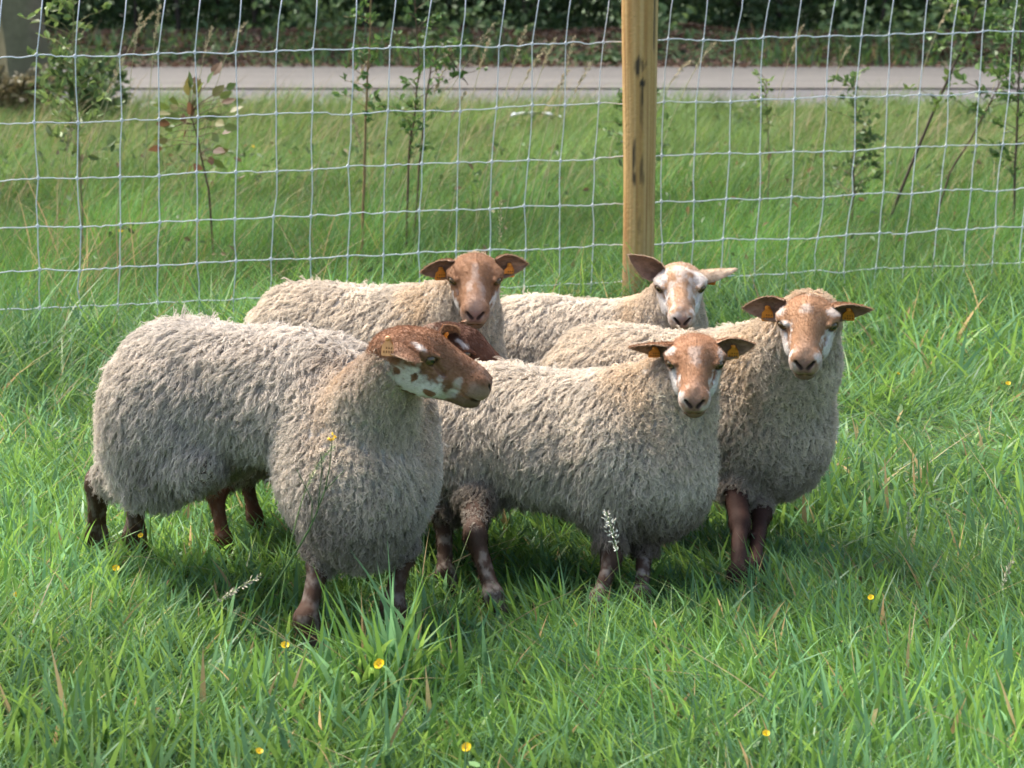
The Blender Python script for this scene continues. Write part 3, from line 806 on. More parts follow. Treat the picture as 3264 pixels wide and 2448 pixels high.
def mat_ground():
    m, n, l = mat_new('meadow_soil')
    b = n['Principled BSDF']; b.inputs['Roughness'].default_value = 0.95
    tc = n.new('ShaderNodeTexCoord'); t = n.new('ShaderNodeTexNoise'); t.inputs['Scale'].default_value = 9; t.inputs['Detail'].default_value = 9
    r = n.new('ShaderNodeValToRGB')
    e = r.color_ramp.elements
    e[0].position, e[0].color = 0.32, (0.030, 0.052, 0.016, 1)
    e[1].position, e[1].color = 0.68, (0.075, 0.125, 0.038, 1)
    l.new(tc.outputs['Object'], t.inputs['Vector']); l.new(t.outputs[0], r.inputs[0]); l.new(r.outputs[0], b.inputs['Base Color'])
    return m

def mat_road(name, c1, c2, streak):
    m, n, l = mat_new(name)
    b = n['Principled BSDF']; b.inputs['Roughness'].default_value = 0.85
    tc = n.new('ShaderNodeTexCoord'); mp = n.new('ShaderNodeMapping'); mp.inputs['Scale'].default_value = (0.25, streak, 1)
    t = n.new('ShaderNodeTexNoise'); t.inputs['Scale'].default_value = 1.6; t.inputs['Detail'].default_value = 8
    t2 = n.new('ShaderNodeTexNoise'); t2.inputs['Scale'].default_value = 60; t2.inputs['Detail'].default_value = 3
    r = n.new('ShaderNodeValToRGB'); e = r.color_ramp.elements
    e[0].position, e[0].color = 0.3, (*c1, 1); e[1].position, e[1].color = 0.7, (*c2, 1)
    mr = n.new('ShaderNodeMapRange'); mr.inputs['To Min'].default_value = 0.75; mr.inputs['To Max'].default_value = 1.25
    vm = n.new('ShaderNodeVectorMath'); vm.operation = 'SCALE'
    l.new(tc.outputs['Object'], mp.inputs['Vector']); l.new(mp.outputs[0], t.inputs['Vector']); l.new(tc.outputs['Object'], t2.inputs['Vector'])
    l.new(t.outputs[0], r.inputs[0]); l.new(t2.outputs[0], mr.inputs['Value']); l.new(r.outputs[0], vm.inputs[0]); l.new(mr.outputs[0], vm.inputs['Scale'])
    l.new(vm.outputs[0], b.inputs['Base Color'])
    return m

ROAD0, ROAD1, ROAD2 = 21.2, 24.0, 28.6        # near edge, joint, far edge
gx = np.concatenate([[-300, -60], np.linspace(-16, 16, 65), [60, 300]])
gy = np.concatenate([[-40], np.linspace(-2, 40, 106), [80, 500]])
bump2 = lambda X, Y: 0.03 * (noise2(np.stack([X, Y], -1), 0.9, 3) - 0.5)
sheet('ground', gx, gy, lambda X, Y: np.where((Y > 2) & (Y < 18.5), bump2(X, Y), -0.015) + 0.38 * sstep(28.6, 31.0, Y) * (0.7 + 0.6 * noise2(np.stack([X, Y], -1), 0.6, 5)), mat_ground())
xs = np.linspace(-60, 60, 61)
sheet('road', xs, np.linspace(ROAD0, ROAD1, 5), lambda X, Y: 0.012 + 0 * X, mat_road('asphalt', (0.056, 0.054, 0.057), (0.090, 0.087, 0.090), 1.2))
sheet('road_shoulder', xs, np.linspace(ROAD1 + 0.06, ROAD2, 6), lambda X, Y: 0.028 + 0 * X, mat_road('pale_concrete', (0.062, 0.058, 0.052), (0.120, 0.113, 0.102), 2.6))
kb = Bag()
for k in range(60):
    x0 = -60 + 2.0 * k
    kb.add([(x0, ROAD1, 0.0), (x0 + 1.985, ROAD1, 0.0), (x0 + 1.985, ROAD1, 0.033), (x0, ROAD1, 0.033), (x0, ROAD1 + 0.062, 0.0), (x0 + 1.985, ROAD1 + 0.062, 0.0), (x0 + 1.985, ROAD1 + 0.062, 0.033), (x0, ROAD1 + 0.062, 0.033)],
           [(0, 1, 2, 3), (3, 2, 6, 7), (1, 5, 6, 2), (4, 0, 3, 7)])
tag(kb.build('road_edge_strip', mat_plain('edge_strip', (0.085, 0.07, 0.06), 0.9, 0.4, 8), smooth=False), kind='structure')

def leaf_cards(C, D, N_, L, W, col):
    """folded leaf shapes: centres, direction, normal, length, width -> V, Q, col  (6 verts, 2 quads each)"""
    n = len(C)
    D = norm(D); S_ = norm(np.cross(N_, D)); N2 = np.cross(D, S_)
    L, W = np.broadcast_to(L, (n,))[:, None], np.broadcast_to(W, (n,))[:, None]
    up = N2 * W * 0.28
    P0, P1 = C - D * L * 0.5, C + D * L * 0.5
    A0, A1 = C - D * L * 0.12 + S_ * W * 0.5 + up, C + D * L * 0.22 + S_ * W * 0.40 + up
    B0, B1 = C - D * L * 0.12 - S_ * W * 0.5 + up, C + D * L * 0.22 - S_ * W * 0.40 + up
    V = np.stack([P0, A0, A1, P1, B1, B0], 1).reshape(-1, 3)
    b = (np.arange(n) * 6)[:, None]
    Q = np.concatenate([b + np.array([0, 3, 2, 1]), b + np.array([0, 5, 4, 3])])
    return V, Q, np.repeat(col, 6, 0)

# ------------------------------------------------------------------ grass
def blades(xy, z0, h, w, az, lean, bend, twist, col, nseg):
    """tapering curved blades, all in one mesh -> V, Q, T, C"""
    n = len(xy)
    t = np.linspace(0, 1, nseg + 1)
    ld = np.stack([np.cos(az), np.sin(az), np.zeros(n)], 1)
    wd = np.stack([np.cos(twist), np.sin(twist), np.zeros(n)], 1)
    base = np.concatenate([xy, z0[:, None]], 1)
    horiz = h[:, None] * (lean[:, None] * t + bend[:, None] * t ** 2.2)
    L = np.sqrt(np.maximum(1 - 0.55 * np.minimum(lean + bend, 1.25) ** 2, 0.12))
    vert = h[:, None] * L[:, None] * (t * (1 - 0.25 * np.minimum(bend, 1.6)[:, None] * t ** 2))
    Cn = base[:, None] + horiz[..., None] * ld[:, None] + vert[..., None] * np.array([0, 0, 1.0])
    prof = (0.62 + 0.38 * np.sin(np.pi * np.clip(t * 1.05 + 0.12, 0, 1))) * (1 - t ** 2.6)
    hw = 0.5 * w[:, None] * prof
    Lf = Cn - hw[..., None] * wd[:, None]; Rt = Cn + hw[..., None] * wd[:, None]
    V = np.concatenate([np.stack([Lf[:, :-1], Rt[:, :-1]], 2).reshape(n, -1, 3), Cn[:, -1:]], 1)
    k = 2 * nseg + 1
    b = (np.arange(n) * k)[:, None]
    i = np.arange(nseg - 1)[None] * 2
    Q = np.stack([b + i, b + i + 1, b + i + 3, b + i + 2], -1).reshape(-1, 4)
    e = (np.arange(n) * k + 2 * (nseg - 1))
    T = np.stack([e, e + 1, e + 2], -1)
    tip_t = np.concatenate([np.repeat(t[:-1], 2), [1.0]])
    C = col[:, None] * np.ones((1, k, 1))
    # every blade slightly darker at its base, paler towards the tip
    C = C * (0.90 + 0.16 * tip_t)[None, :, None]
    return V.reshape(-1, 3), Q, T, C.reshape(-1, 3)

def grass_colour(n, r, xy, straw=0.03):
    g1, g2, g3 = np.array([0.090, 0.215, 0.042]), np.array([0.175, 0.315, 0.065]), np.array([0.105, 0.225, 0.10])
    a = r.random((n, 1)); b = noise2(xy, 1.3, 8)[:, None]
    c = g1 * (1 - a) + g2 * a
    m = (r.random((n, 1)) < 0.42)
    c = np.where(m, g3 * (0.8 + 0.6 * r.random((n, 1))), c)
    c = c * (0.70 + 0.6 * b) * (0.8 + 0.4 * r.random((n, 1)))
    st = r.random((n, 1)) < straw
    return np.where(st, np.array([0.36, 0.28, 0.13]) * (0.6 + 0.7 * r.random((n, 1))), c)

FENCE_P, FENCE_D = np.array([-1.79, 7.60]), norm(np.array([3.97, 1.50]))
fence_off = lambda xy: (xy - FENCE_P) @ np.array([-FENCE_D[1], FENCE_D[0]])      # >0 beyond the fence

SP = [(np.array(S['pos']), RAD(S['yaw']), S.get('s', 1)) for S in SHEEP]
def under(xy):
    m = np.zeros(len(xy))
    for p, a, s in SP:
        q = xy - p
        x = q @ np.array([math.cos(a), math.sin(a)]); y = q @ np.array([-math.sin(a), math.cos(a)])
        m = np.maximum(m, sstep(1.25, 0.85, np.sqrt((x / (0.50 * s)) ** 2 + (y / (0.26 * s)) ** 2)))
    return m

def field_points(n, y0, y1, r, margin=0.5):
    """evenly spread over the part of the meadow in and round the view"""
    wd = lambda y: 0.26 * y + margin
    ys = np.linspace(y0, y1, 400); cdf = np.cumsum(wd(ys)); cdf /= cdf[-1]
    y = np.interp(r.random(n), cdf, ys)
    x = (r.random(n) * 2 - 1) * wd(y)
    return np.stack([x, y], 1)

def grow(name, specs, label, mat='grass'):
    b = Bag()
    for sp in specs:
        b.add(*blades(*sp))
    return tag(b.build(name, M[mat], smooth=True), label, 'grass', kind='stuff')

def zground(xy):
    return bump2(xy[:, 0], xy[:, 1]) - 0.004

def meadow(r):
    out = []
    # close-grazed sward with longer tufts, in front of the fence
    for n, y0, y1, hk, wk, ns in ((62000, 3.5, 6.2, 1.0, 1.0, 4), (46000, 6.0, 9.6, 1.15, 1.25, 3)):
        xy = field_points(n, y0, y1, r)
        xy = xy[fence_off(xy) < 0.25]; n = len(xy)
        cl = noise2(xy, 2.2, 1); cl2 = noise2(xy, 5.5, 2)
        h = (0.085 + 0.10 * cl + 0.07 * cl2 * r.random(n)) * (0.55 + 0.75 * r.random(n)) * hk
        nearf = sstep(-0.9, -0.1, fence_off(xy))
        h = h * (1 - 0.5 * sstep(0.30, 0.12, np.linalg.norm(xy - np.array(g(306, 672)), axis=1)))
        h = h * (1 + 1.0 * nearf) * (1 - 0.35 * under(xy))
        # flattened, mown-over band to the right
        flat = sstep(0.75, 1.0, xy[:, 0]) * sstep(7.2, 6.6, xy[:, 1]) * sstep(4.9, 5.3, xy[:, 1])
        h = h * (1 - 0.15 * flat)
        lean = 0.10 + 0.35 * r.random(n) + 0.45 * flat * r.random(n) + 0.25 * cl
        bend = 0.15 + 0.75 * r.random(n) ** 1.5 + 0.3 * flat
        az = 6.28 * noise2(xy, 0.8, 4) * 1.3 + 1.3 * r.normal(size=n)
        w = (0.0042 + 0.0058 * r.random(n) ** 1.6) * wk
        out.append((xy, zground(xy), h, w, az, lean, bend, r.random(n) * 3.14, grass_colour(n, r, xy, 0.025), ns))
    return out

TALL = ((960, 372, 200, 0.33, 0.55), (900, 345, 120, 0.30, 0.45), (560, 318, 150, 0.26, 0.5), (600, 312, 110, 0.26, 0.4), (700, 320, 110, 0.24, 0.5), (260, 330, 90, 0.24, 0.5), (60, 345, 120, 0.26, 0.6), (850, 335, 90, 0.26, 0.4))
def tufts(r):
    """broad-bladed tufts standing out of the sward"""
    spots = []
    for u, v, n, hh, sp in ((352, 690, 60, 0.27, 0.09), (385, 700, 90, 0.33, 0.12), (425, 690, 40, 0.24, 0.10), (470, 690, 20, 0.20, 0.12), (250, 715, 30, 0.20, 0.20),
                            (140, 740, 40, 0.20, 0.25), (330, 745, 40, 0.17, 0.22), (560, 740, 46, 0.17, 0.25), (760, 740, 50, 0.19, 0.25), (930, 735, 46, 0.20, 0.25),
                            (620, 660, 26, 0.17, 0.16), (760, 600, 24, 0.19, 0.10), (735, 612, 14, 0.20, 0.06), (1000, 690, 40, 0.22, 0.2), (860, 640, 30, 0.19, 0.2), (30, 690, 34, 0.22, 0.2), (60, 600, 26, 0.2, 0.2)):
        c = at(u, v, z=0)[:2]
        spots.append(c + r.normal(size=(n, 2)) * sp * 0.5)
    for u, v, n, hh_, sp in TALL: spots.append(at(u, v, z=0)[:2] + r.normal(size=(n, 2)) * sp * 0.5)
    ex = field_points(8500, 3.5, 6.6, r, 0.3)
    xy = np.concatenate(spots + [ex]); n = len(xy)
    hh = np.concatenate([np.full(s_[2], s_[3]) for s_ in ((352, 690, 60, 0.27), (385, 700, 90, 0.33), (425, 690, 40, 0.24), (470, 690, 20, 0.20), (250, 715, 30, 0.20), (140, 740, 40, 0.20), (330, 745, 40, 0.17), (560, 740, 46, 0.17), (760, 740, 50, 0.19), (930, 735, 46, 0.20), (620, 660, 26, 0.17), (760, 600, 24, 0.19), (735, 612, 14, 0.20), (1000, 690, 40, 0.22), (860, 640, 30, 0.19), (30, 690, 34, 0.22), (60, 600, 26, 0.2))] + [np.full(t_[2], t_[3]) for t_ in TALL] + [0.11 + 0.16 * noise2(ex, 2.6, 27)])
    h = hh * (0.5 + 0.6 * r.random(n)) * (1 - 0.3 * under(xy)) * (1 - 0.5 * sstep(0.24, 0.10, np.linalg.norm(xy - np.array(g(306, 672)), axis=1)))
    col = grass_colour(n, r, xy, 0.03) * 1.08
    return [(xy, zground(xy), h, (0.0075 + 0.0085 * r.random(n)) * np.where(hh > 0.23, 1.25, 1.0), r.random(n) * 6.28, np.where(hh > 0.23, 0.02, 0.08) + 0.35 * r.random(n), 0.03 + 0.8 * r.random(n) ** 2 + 0.5 * r.random(n) * (xy[:, 1] > 6.0), r.normal(size=n) * 0.7, col, 6)]

def verge(r):
    """tall wind-combed grass between the fence and the road"""
    out = []
    for n, y0, y1, wk, ns in ((60000, 7.4, 12.0, 0.72, 3), (80000, 11.6, ROAD0 - 0.05, 1.2, 3)):
        xy = field_points(n, y0, y1, r, 1.0)
        xy = xy[fence_off(xy) > -0.15]; n = len(xy)
        cl = noise2(xy, 1.1, 6)
        far = sstep(12.5, 16.0, xy[:, 1])
        cl2 = noise2(xy, 2.6, 16)
        h = (0.12 + 0.22 * cl + 0.26 * cl2) * (0.5 + 0.8 * r.random(n)) * (1 - 0.28 * far)
        az = np.where(r.random(n) < 0.35, 0.3 + 0.6 * r.normal(size=n), r.random(n) * 6.28)
        lean = 0.05 + 0.40 * r.random(n); bend = 0.1 + 0.8 * r.random(n)
        w = (0.0040 + 0.004 * r.random(n)) * wk
        c = grass_colour(n, r, xy, 0.06)
        y = sstep(11.0, 15.5, xy[:, 1] + 1.2 * (noise2(xy, 0.7, 12) - 0.5))[:, None]
        c = c * [0.62, 0.70, 0.50] * (0.45 + 1.0 * cl2)[:, None]
        c = c * (1 - 0.45 * y) + np.array([0.16, 0.21, 0.065]) * 0.45 * y * (0.7 + 0.6 * r.random((n, 1)))
        out.append((xy, zground(xy), h, w, az, lean, bend, r.random(n) * 3.14, c, ns))
    n = 4200
    xy = field_points(n, 7.6, ROAD0 - 0.3, r, 1.0)
    xy = xy[(fence_off(xy) > 0.1) & (noise2(xy, 0.6, 17) > 0.42)]; n = len(xy)
    col = np.array([0.30, 0.25, 0.13]) * (0.6 + 0.7 * r.random((n, 1)))
    out.append((xy, zground(xy), 0.34 + 0.26 * r.random(n), 0.0035 + 0.004 * r.random(n) * (xy[:, 1] / 10), 0.2 + 0.7 * r.normal(size=n), 0.15 + 0.4 * r.random(n), 0.2 + 0.7 * r.random(n), r.random(n) * 3.14, col, 3))
    for u, v, y, n, hh, sp in ((80, 300, 8.6, 34, 0.75, 0.16), (76, 200, 9.3, 26, 0.85, 0.2), (330, 210, 9.8, 18, 0.5, 0.4), (20, 240, 9.4, 30, 0.55, 0.5)):
        c0 = at(u, v, y=y)[:2]; xy = c0 + r.normal(size=(n, 2)) * sp
        out.append((xy, zground(xy), hh * (0.5 + 0.6 * r.random(n)), 0.004 + 0.003 * r.random(n), r.random(n) * 6.28, 0.05 + 0.3 * r.random(n), 0.1 + 0.6 * r.random(n), r.random(n) * 3.14,
                    np.array([0.40, 0.30, 0.15]) * (0.5 + 0.7 * r.random((n, 1))), 4))
    return out

def straws(r):
    """dry flattened stems lying in the sward"""
    n = 700
    xy = field_points(n, 3.6, 9.0, r, 0.3)
    col = np.array([0.38, 0.30, 0.16]) * (0.55 + 0.7 * r.random((n, 1)))
    g_ = r.random((n, 1)) < 0.45
    col = np.where(g_, np.array([0.20, 0.27, 0.09]) * (0.7 + 0.6 * r.random((n, 1))), col)
    return [(xy, zground(xy) + 0.02 + 0.04 * r.random(n), 0.16 + 0.20 * r.random(n), 0.0022 + 0.0022 * r.random(n), r.random(n) * 6.28, 0.7 + 0.5 * r.random(n), 0.1 + 0.4 * r.random(n), r.random(n) * 3.14, col, 4)]

if not DEBUG or 'grass' in DEBUG:
    gr = np.random.default_rng(21)
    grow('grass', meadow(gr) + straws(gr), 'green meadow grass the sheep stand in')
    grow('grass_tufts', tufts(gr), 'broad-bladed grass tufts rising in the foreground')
    grow('verge_grass', verge(gr), 'tall wind-swept grass between fence and road', 'verge')
    # weeds through the verge
    n = 6500
    xy = field_points(n, 7.8, ROAD0 - 0.4, gr, 1.0); xy = xy[(fence_off(xy) > 0.1) & (noise2(xy, 1.4, 23) > 0.5)]; n = len(xy)
    C = np.concatenate([xy, (0.08 + 0.34 * gr.random((n, 1)) ** 1.3) * (1 - 0.72 * sstep(12, 17, xy[:, 1]))[:, None]], 1)
    V, Q, cv = leaf_cards(C, norm(gr.normal(size=(n, 3)) + [0, 0, 0.3]), norm(gr.normal(size=(n, 3)) * 0.7 + [0, -0.3, 0.8]), (0.035 + 0.03 * gr.random(n)) * (xy[:, 1] / 11), 0.022 * (xy[:, 1] / 11),
                          np.where(gr.random((n, 1)) < 0.2, np.array([0.15, 0.11, 0.05]), np.array([0.065, 0.115, 0.035])) * (0.6 + 0.8 * gr.random((n, 1))))
    tag(mesh_obj('verge_weeds', V, [Q], M['leaf'], None, False, cv), 'dark weed leaves through the verge grass beyond the fence', 'weeds', kind='stuff')
    # broad-leaved weeds low in the sward
    b = Bag()
    n = 900
    xy = field_points(n, 3.6, 9.0, gr, 0.3)
    for k in range(n):
        L_, a = 0.008 + 0.010 * gr.random(), gr.random() * 6.28
        c = np.array([*xy[k], 0.035 + 0.05 * gr.random()])
        d = np.array([math.cos(a), math.sin(a), 0.5 * gr.normal()]); e = np.array([-math.sin(a), math.cos(a), 0.4 * gr.normal()])
        V = [c - d * L_, c - d * L_ * 0.3 + e * L_ * 0.5, c + d * L_ * 0.5 + e * L_ * 0.42, c + d * L_, c + d * L_ * 0.5 - e * L_ * 0.42, c - d * L_ * 0.3 - e * L_ * 0.5]
        b.add(V, [(0, 1, 4, 5), (1, 2, 3, 4)], col=np.array([0.085, 0.19, 0.05]) * (0.6 + 0.8 * gr.random()))
    tag(b.build('weeds', M['leaf'], smooth=False), 'small broad weed leaves low among the grass', 'weeds', kind='stuff')

# ------------------------------------------------------------------ fence: wooden post and knotted wire mesh
def fence_pt(s_, z): return np.array([*(FENCE_P + FENCE_D * s_), z])
def make_fence(r):
    root = empty('wire_fence', tuple(fence_pt(2.0, 0.0)))
    tag(root, 'galvanised square-mesh wire fence running behind the sheep', 'fence')
    o = np.array(root.location)
    rows = [(1.455, 1.49), (1.215, 1.25), (0.976, 0.988), (0.767, 0.762), (0.589, 0.563), (0.426, 0.385), (0.282, 0.225), (0.155, 0.09)]
    NS, S0 = 37, -0.72
    st = S0 + 0.15 * np.arange(NS)
    L = 4.244
    jit = r.normal(size=(NS, len(rows))) * 0.0045
    jz = r.normal(size=(NS, len(rows))) * 0.004
    zt = 0.7
    K = np.zeros((NS, len(rows), 3))
    for i in range(NS):
        kx = 0
        for j, (za, zb) in enumerate(rows):
            f_ = st[i] / L
            z = za + (zb - za) * f_ + jz[i, j]
            K[i, j] = fence_pt(st[i] + (0.034 + 0.012 * math.sin(i * 1.9)) * (z - zt) + 0.10 * max(0.0, z - 1.22) + jit[i, j], z)
            K[i, j] += np.array([*(np.array([-FENCE_D[1], FENCE_D[0]]) * 0.012 * math.sin(st[i] * 2.1 + j)), 0])
    for j in range(len(rows)):
        pts = []
        for i in range(NS - 1):
            a, b = K[i, j], K[i + 1, j]
            for t in (0, 0.18, 0.38, 0.5, 0.62, 0.82):
                p = a + (b - a) * t
                p[2] += (0.0035 * math.sin(t * 2 * math.pi) - 0.003 * math.exp(-((t - 0.5) / 0.08) ** 2)) * (0.7 if j < 2 else 0.4) + 0.0015 * r.normal() * (t > 0)
                pts.append(p)
        pts.append(K[-1, j])
        V, Q, T = tube(np.array(pts) - o, 0.0027 if j < 2 else 0.0022, 6)
        mesh_obj('line_wire', V, [Q, T], M['wire'], root)
    kn = Bag()
    for i in range(NS):
        pts = []
        for j in range(len(rows)):
            pts.append(K[i, j] + [0, 0.003, 0])
            if j < len(rows) - 1:
                m = 0.5 * (K[i, j] + K[i, j + 1]); m[:2] += FENCE_D * r.normal() * 0.003
                pts.append(m + [0, 0.003, 0])
        V, Q, T = tube(np.array(pts) - o, 0.0022, 6)
        mesh_obj('stay_wire', V, [Q, T], M['wire'], root)
        for j in range(len(rows)):
            c = K[i, j] - o
            th = np.linspace(0, 2 * math.pi, 9)
            ring = np.stack([0.0052 * np.cos(th) * FENCE_D[0], 0.0052 * np.cos(th) * FENCE_D[1], 0.006 * np.sin(th)], 1) + c + [0, -0.002, 0]
            kn.tube(ring, 0.0024, 5)
    tag(kn.build('knots', M['wire'], root), kind='stuff')

def make_post(r):
    base = FENCE_P + FENCE_D * 2.435
    base = base + np.array([FENCE_D[1], -FENCE_D[0]]) * 0.082
    root = empty('fence_post', (base[0], base[1], 0))
    tag(root, 'round pale wooden fence post with dark marks holding the wire', 'fence post')
    nz_, na = 150, 56
    z = np.linspace(-0.05, 1.62, nz_)[:, None]; th = np.linspace(0, 2 * math.pi, na + 1)[None, :-1]
    P = np.stack([np.cos(th) + 0 * z, np.sin(th) + 0 * z, z + 0 * th], -1)
    rad = 0.0635 + 0.010 * sstep(0.5, 1.5, z) + 0.0035 * (noise3(P * [1.4, 1.4, 1.0], 1.6, 2) - 0.5) + 0.002 * (noise3(P * [5, 5, 0.6], 1.5, 3) - 0.5)
    split = sstep(0.16, 0.02, np.abs(((th + 0.62 + 0.10 * (1.39 - z)) + math.pi) % (2 * math.pi) - math.pi)) * sstep(1.17, 1.24, z)     # long split near the top
    rad = rad - 0.007 * split
    V = np.stack([rad * np.cos(th) + 0.004 * np.sin(z * 3), rad * np.sin(th), z + 0 * th], -1)
    Gp = P * [1, 1, 1]
    gr_ = noise3(Gp * [6, 6, 0.9], 2.2, 4); g2 = noise3(Gp * [14, 14, 1.3], 2.0, 5); g3 = noise3(Gp * [2.2, 2.2, 1.8], 1.5, 6)
    a, b_, c_ = np.array([0.42, 0.240, 0.085]), np.array([0.52, 0.335, 0.145]), np.array([0.28, 0.125, 0.040])
    col = a + (b_ - a) * sstep(0.3, 0.7, gr_)[..., None]
    k = sstep(0.56, 0.76, 0.55 * g2 + 0.45 * g3)[..., None]
    col = col * (1 - 0.75 * k) + c_ * 0.75 * k
    grey = sstep(0.55, 0.2, z)[..., None] * 0.35 * sstep(0.4, 0.6, g3)[..., None]
    col = col * (1 - grey) + np.array([0.30, 0.24, 0.16]) * grey
    # dark scorch-like marks with their own shapes, and the split
    dk = 0.85 * split + 0 * th
    for (ang, zc, ra, rz, amt) in ((-1.72, 1.143, 0.10, 0.026, 0.9), (-1.42, 1.147, 0.05, 0.018, 0.7), (-1.28, 1.155, 0.04, 0.015, 0.6), (-1.46, 1.075, 0.09, 0.014, 1.0), (-1.48, 1.035, 0.05, 0.040, 0.9),
                                   (-1.50, 0.96, 0.07, 0.06, 0.45), (-1.98, 0.775, 0.06, 0.055, 0.95), (-1.97, 0.70, 0.05, 0.03, 0.9), (-1.50, 0.735, 0.07, 0.040, 0.7), (-1.42, 0.70, 0.06, 0.03, 0.55), (-1.6, 0.50, 0.06, 0.03, 0.35), (-1.2, 0.30, 0.2, 0.04, 0.25)):
        d = np.sqrt(((th - (ang % (2 * math.pi))) / (1.5 * ra)) ** 2 + ((z - zc) / (1.35 * rz)) ** 2)
        dk = np.maximum(dk, amt * sstep(1.35, 0.7, d + 0.7 * (noise3(Gp * [9, 9, 6], 3.0, 9) - 0.5)))
    col = col * (1 - dk[..., None]) + np.array([0.022, 0.020, 0.018]) * dk[..., None]
    i = np.arange(nz_ - 1)[:, None] * na; j = np.arange(na)[None]; j2 = (j + 1) % na
    Q = np.stack([i + j, i + j2, i + na + j2, i + na + j], -1).reshape(-1, 4)
    V = V.reshape(-1, 3); top = len(V)
    V = np.concatenate([V, [[0, 0, 1.622]]]); jj = np.arange(na)
    T = np.stack([np.full(na, top), (nz_ - 1) * na + jj, (nz_ - 1) * na + (jj + 1) % na], -1)
    mesh_obj('shaft', V, [Q, T], M['wood'], root, True, np.concatenate([col.reshape(-1, 3), [a]]))
    for zz in (1.235, 0.98, 0.765, 0.57, 0.40, 0.25):       # staples that hold the wires at the back
        th_ = np.linspace(0, math.pi, 7)
        pts = np.stack([0.012 * np.cos(th_), 0.066 + 0.010 * np.sin(th_), np.full(7, zz)], 1)
        V, Q, T = tube(pts, 0.0016, 5)
        mesh_obj('staple', V, [Q, T], M['wire'], root)

if not DEBUG or 'fence' in DEBUG:
    make_fence(np.random.default_rng(5))
    make_post(np.random.default_rng(6))

# ------------------------------------------------------------------ leaves and saplings
def sapling(name, label, path, stem_r, leaf_from, n_side, leafL, col, r, stemcol=(0.16, 0.10, 0.055), spread=0.16, per=7, thick_top=0.35, droop=0.0):
    """young shrub: curved stem, side twigs, leaves; path = list of world points"""
    path = np.array(path)
    base = path[0].copy(); base[2] = 0
    root = empty(name, tuple(base)); tag(root, label, 'sapling', 'saplings planted beyond the fence')
    tt = np.linspace(0, 1, 22); ti = np.linspace(0, 1, len(path))
    pts = np.stack([np.interp(tt, ti, path[:, i]) for i in range(3)], 1) - base
    pts[1:-1, :2] += np.cumsum(r.normal(size=(20, 2)) * 0.004, 0) * 0.7
    V, Q, T = tube(pts, np.linspace(stem_r, stem_r * thick_top, 22), 7)
    mesh_obj('stem', V, [Q, T], M['stem'], root, True, np.broadcast_to(np.array(stemcol), V.shape))
    tw = Bag(); LC, LD = [], []
    n_side = int(n_side * 1.15)
    for k in range(n_side):
        t0 = leaf_from + (1 - leaf_from) * (k + r.random()) / n_side
        p = np.array([np.interp(t0, tt, pts[:, i]) for i in range(3)])
        a = r.random() * 6.28; ln = 1.45 * spread * (0.4 + 0.8 * r.random()) * (1.1 - 0.5 * t0)
        d = norm(np.array([math.cos(a), math.sin(a) * 0.8, 0.45 + 0.5 * r.random() - droop]))
        q = np.array([p + d * ln * s_ + np.array([0, 0, -0.25 * ln * s_ ** 2]) + r.normal(size=3) * 0.004 for s_ in np.linspace(0, 1, 5)])
        tw.tube(q, np.linspace(0.0022, 0.0009, 5), 5, col=np.array(stemcol) * 1.1)
        m = max(2, int(per * (0.6 + 0.8 * r.random())))
        s_ = r.random(m) ** 0.7
        c = np.stack([np.interp(s_, np.linspace(0, 1, 5), q[:, i]) for i in range(3)], 1)
        ld = norm(d + 0.9 * r.normal(size=(m, 3)) + [0, 0, -droop]); LC.append(c + ld * leafL * 0.5); LD.append(ld)
    tag(tw.build('twigs', M['stem'], root), kind='stuff')
    C, D = np.concatenate(LC), np.concatenate(LD); n = len(C)
    N_ = norm(np.array([0, -0.35, 0.8]) + 0.6 * r.normal(size=(n, 3)))
    cc = np.array(col) * 1.35 * (0.6 + 0.8 * r.random((n, 1)))
    V, Q, cv = leaf_cards(C, D, N_, 1.15 * leafL * (0.65 + 0.7 * r.random(n)), leafL * 0.62 * (0.7 + 0.6 * r.random(n)), cc)
    tag(mesh_obj('foliage', V, [Q], M['leaf'], root, False, cv), kind='stuff')
    return root

def px(u, v, y): return at(u, v, y=y)

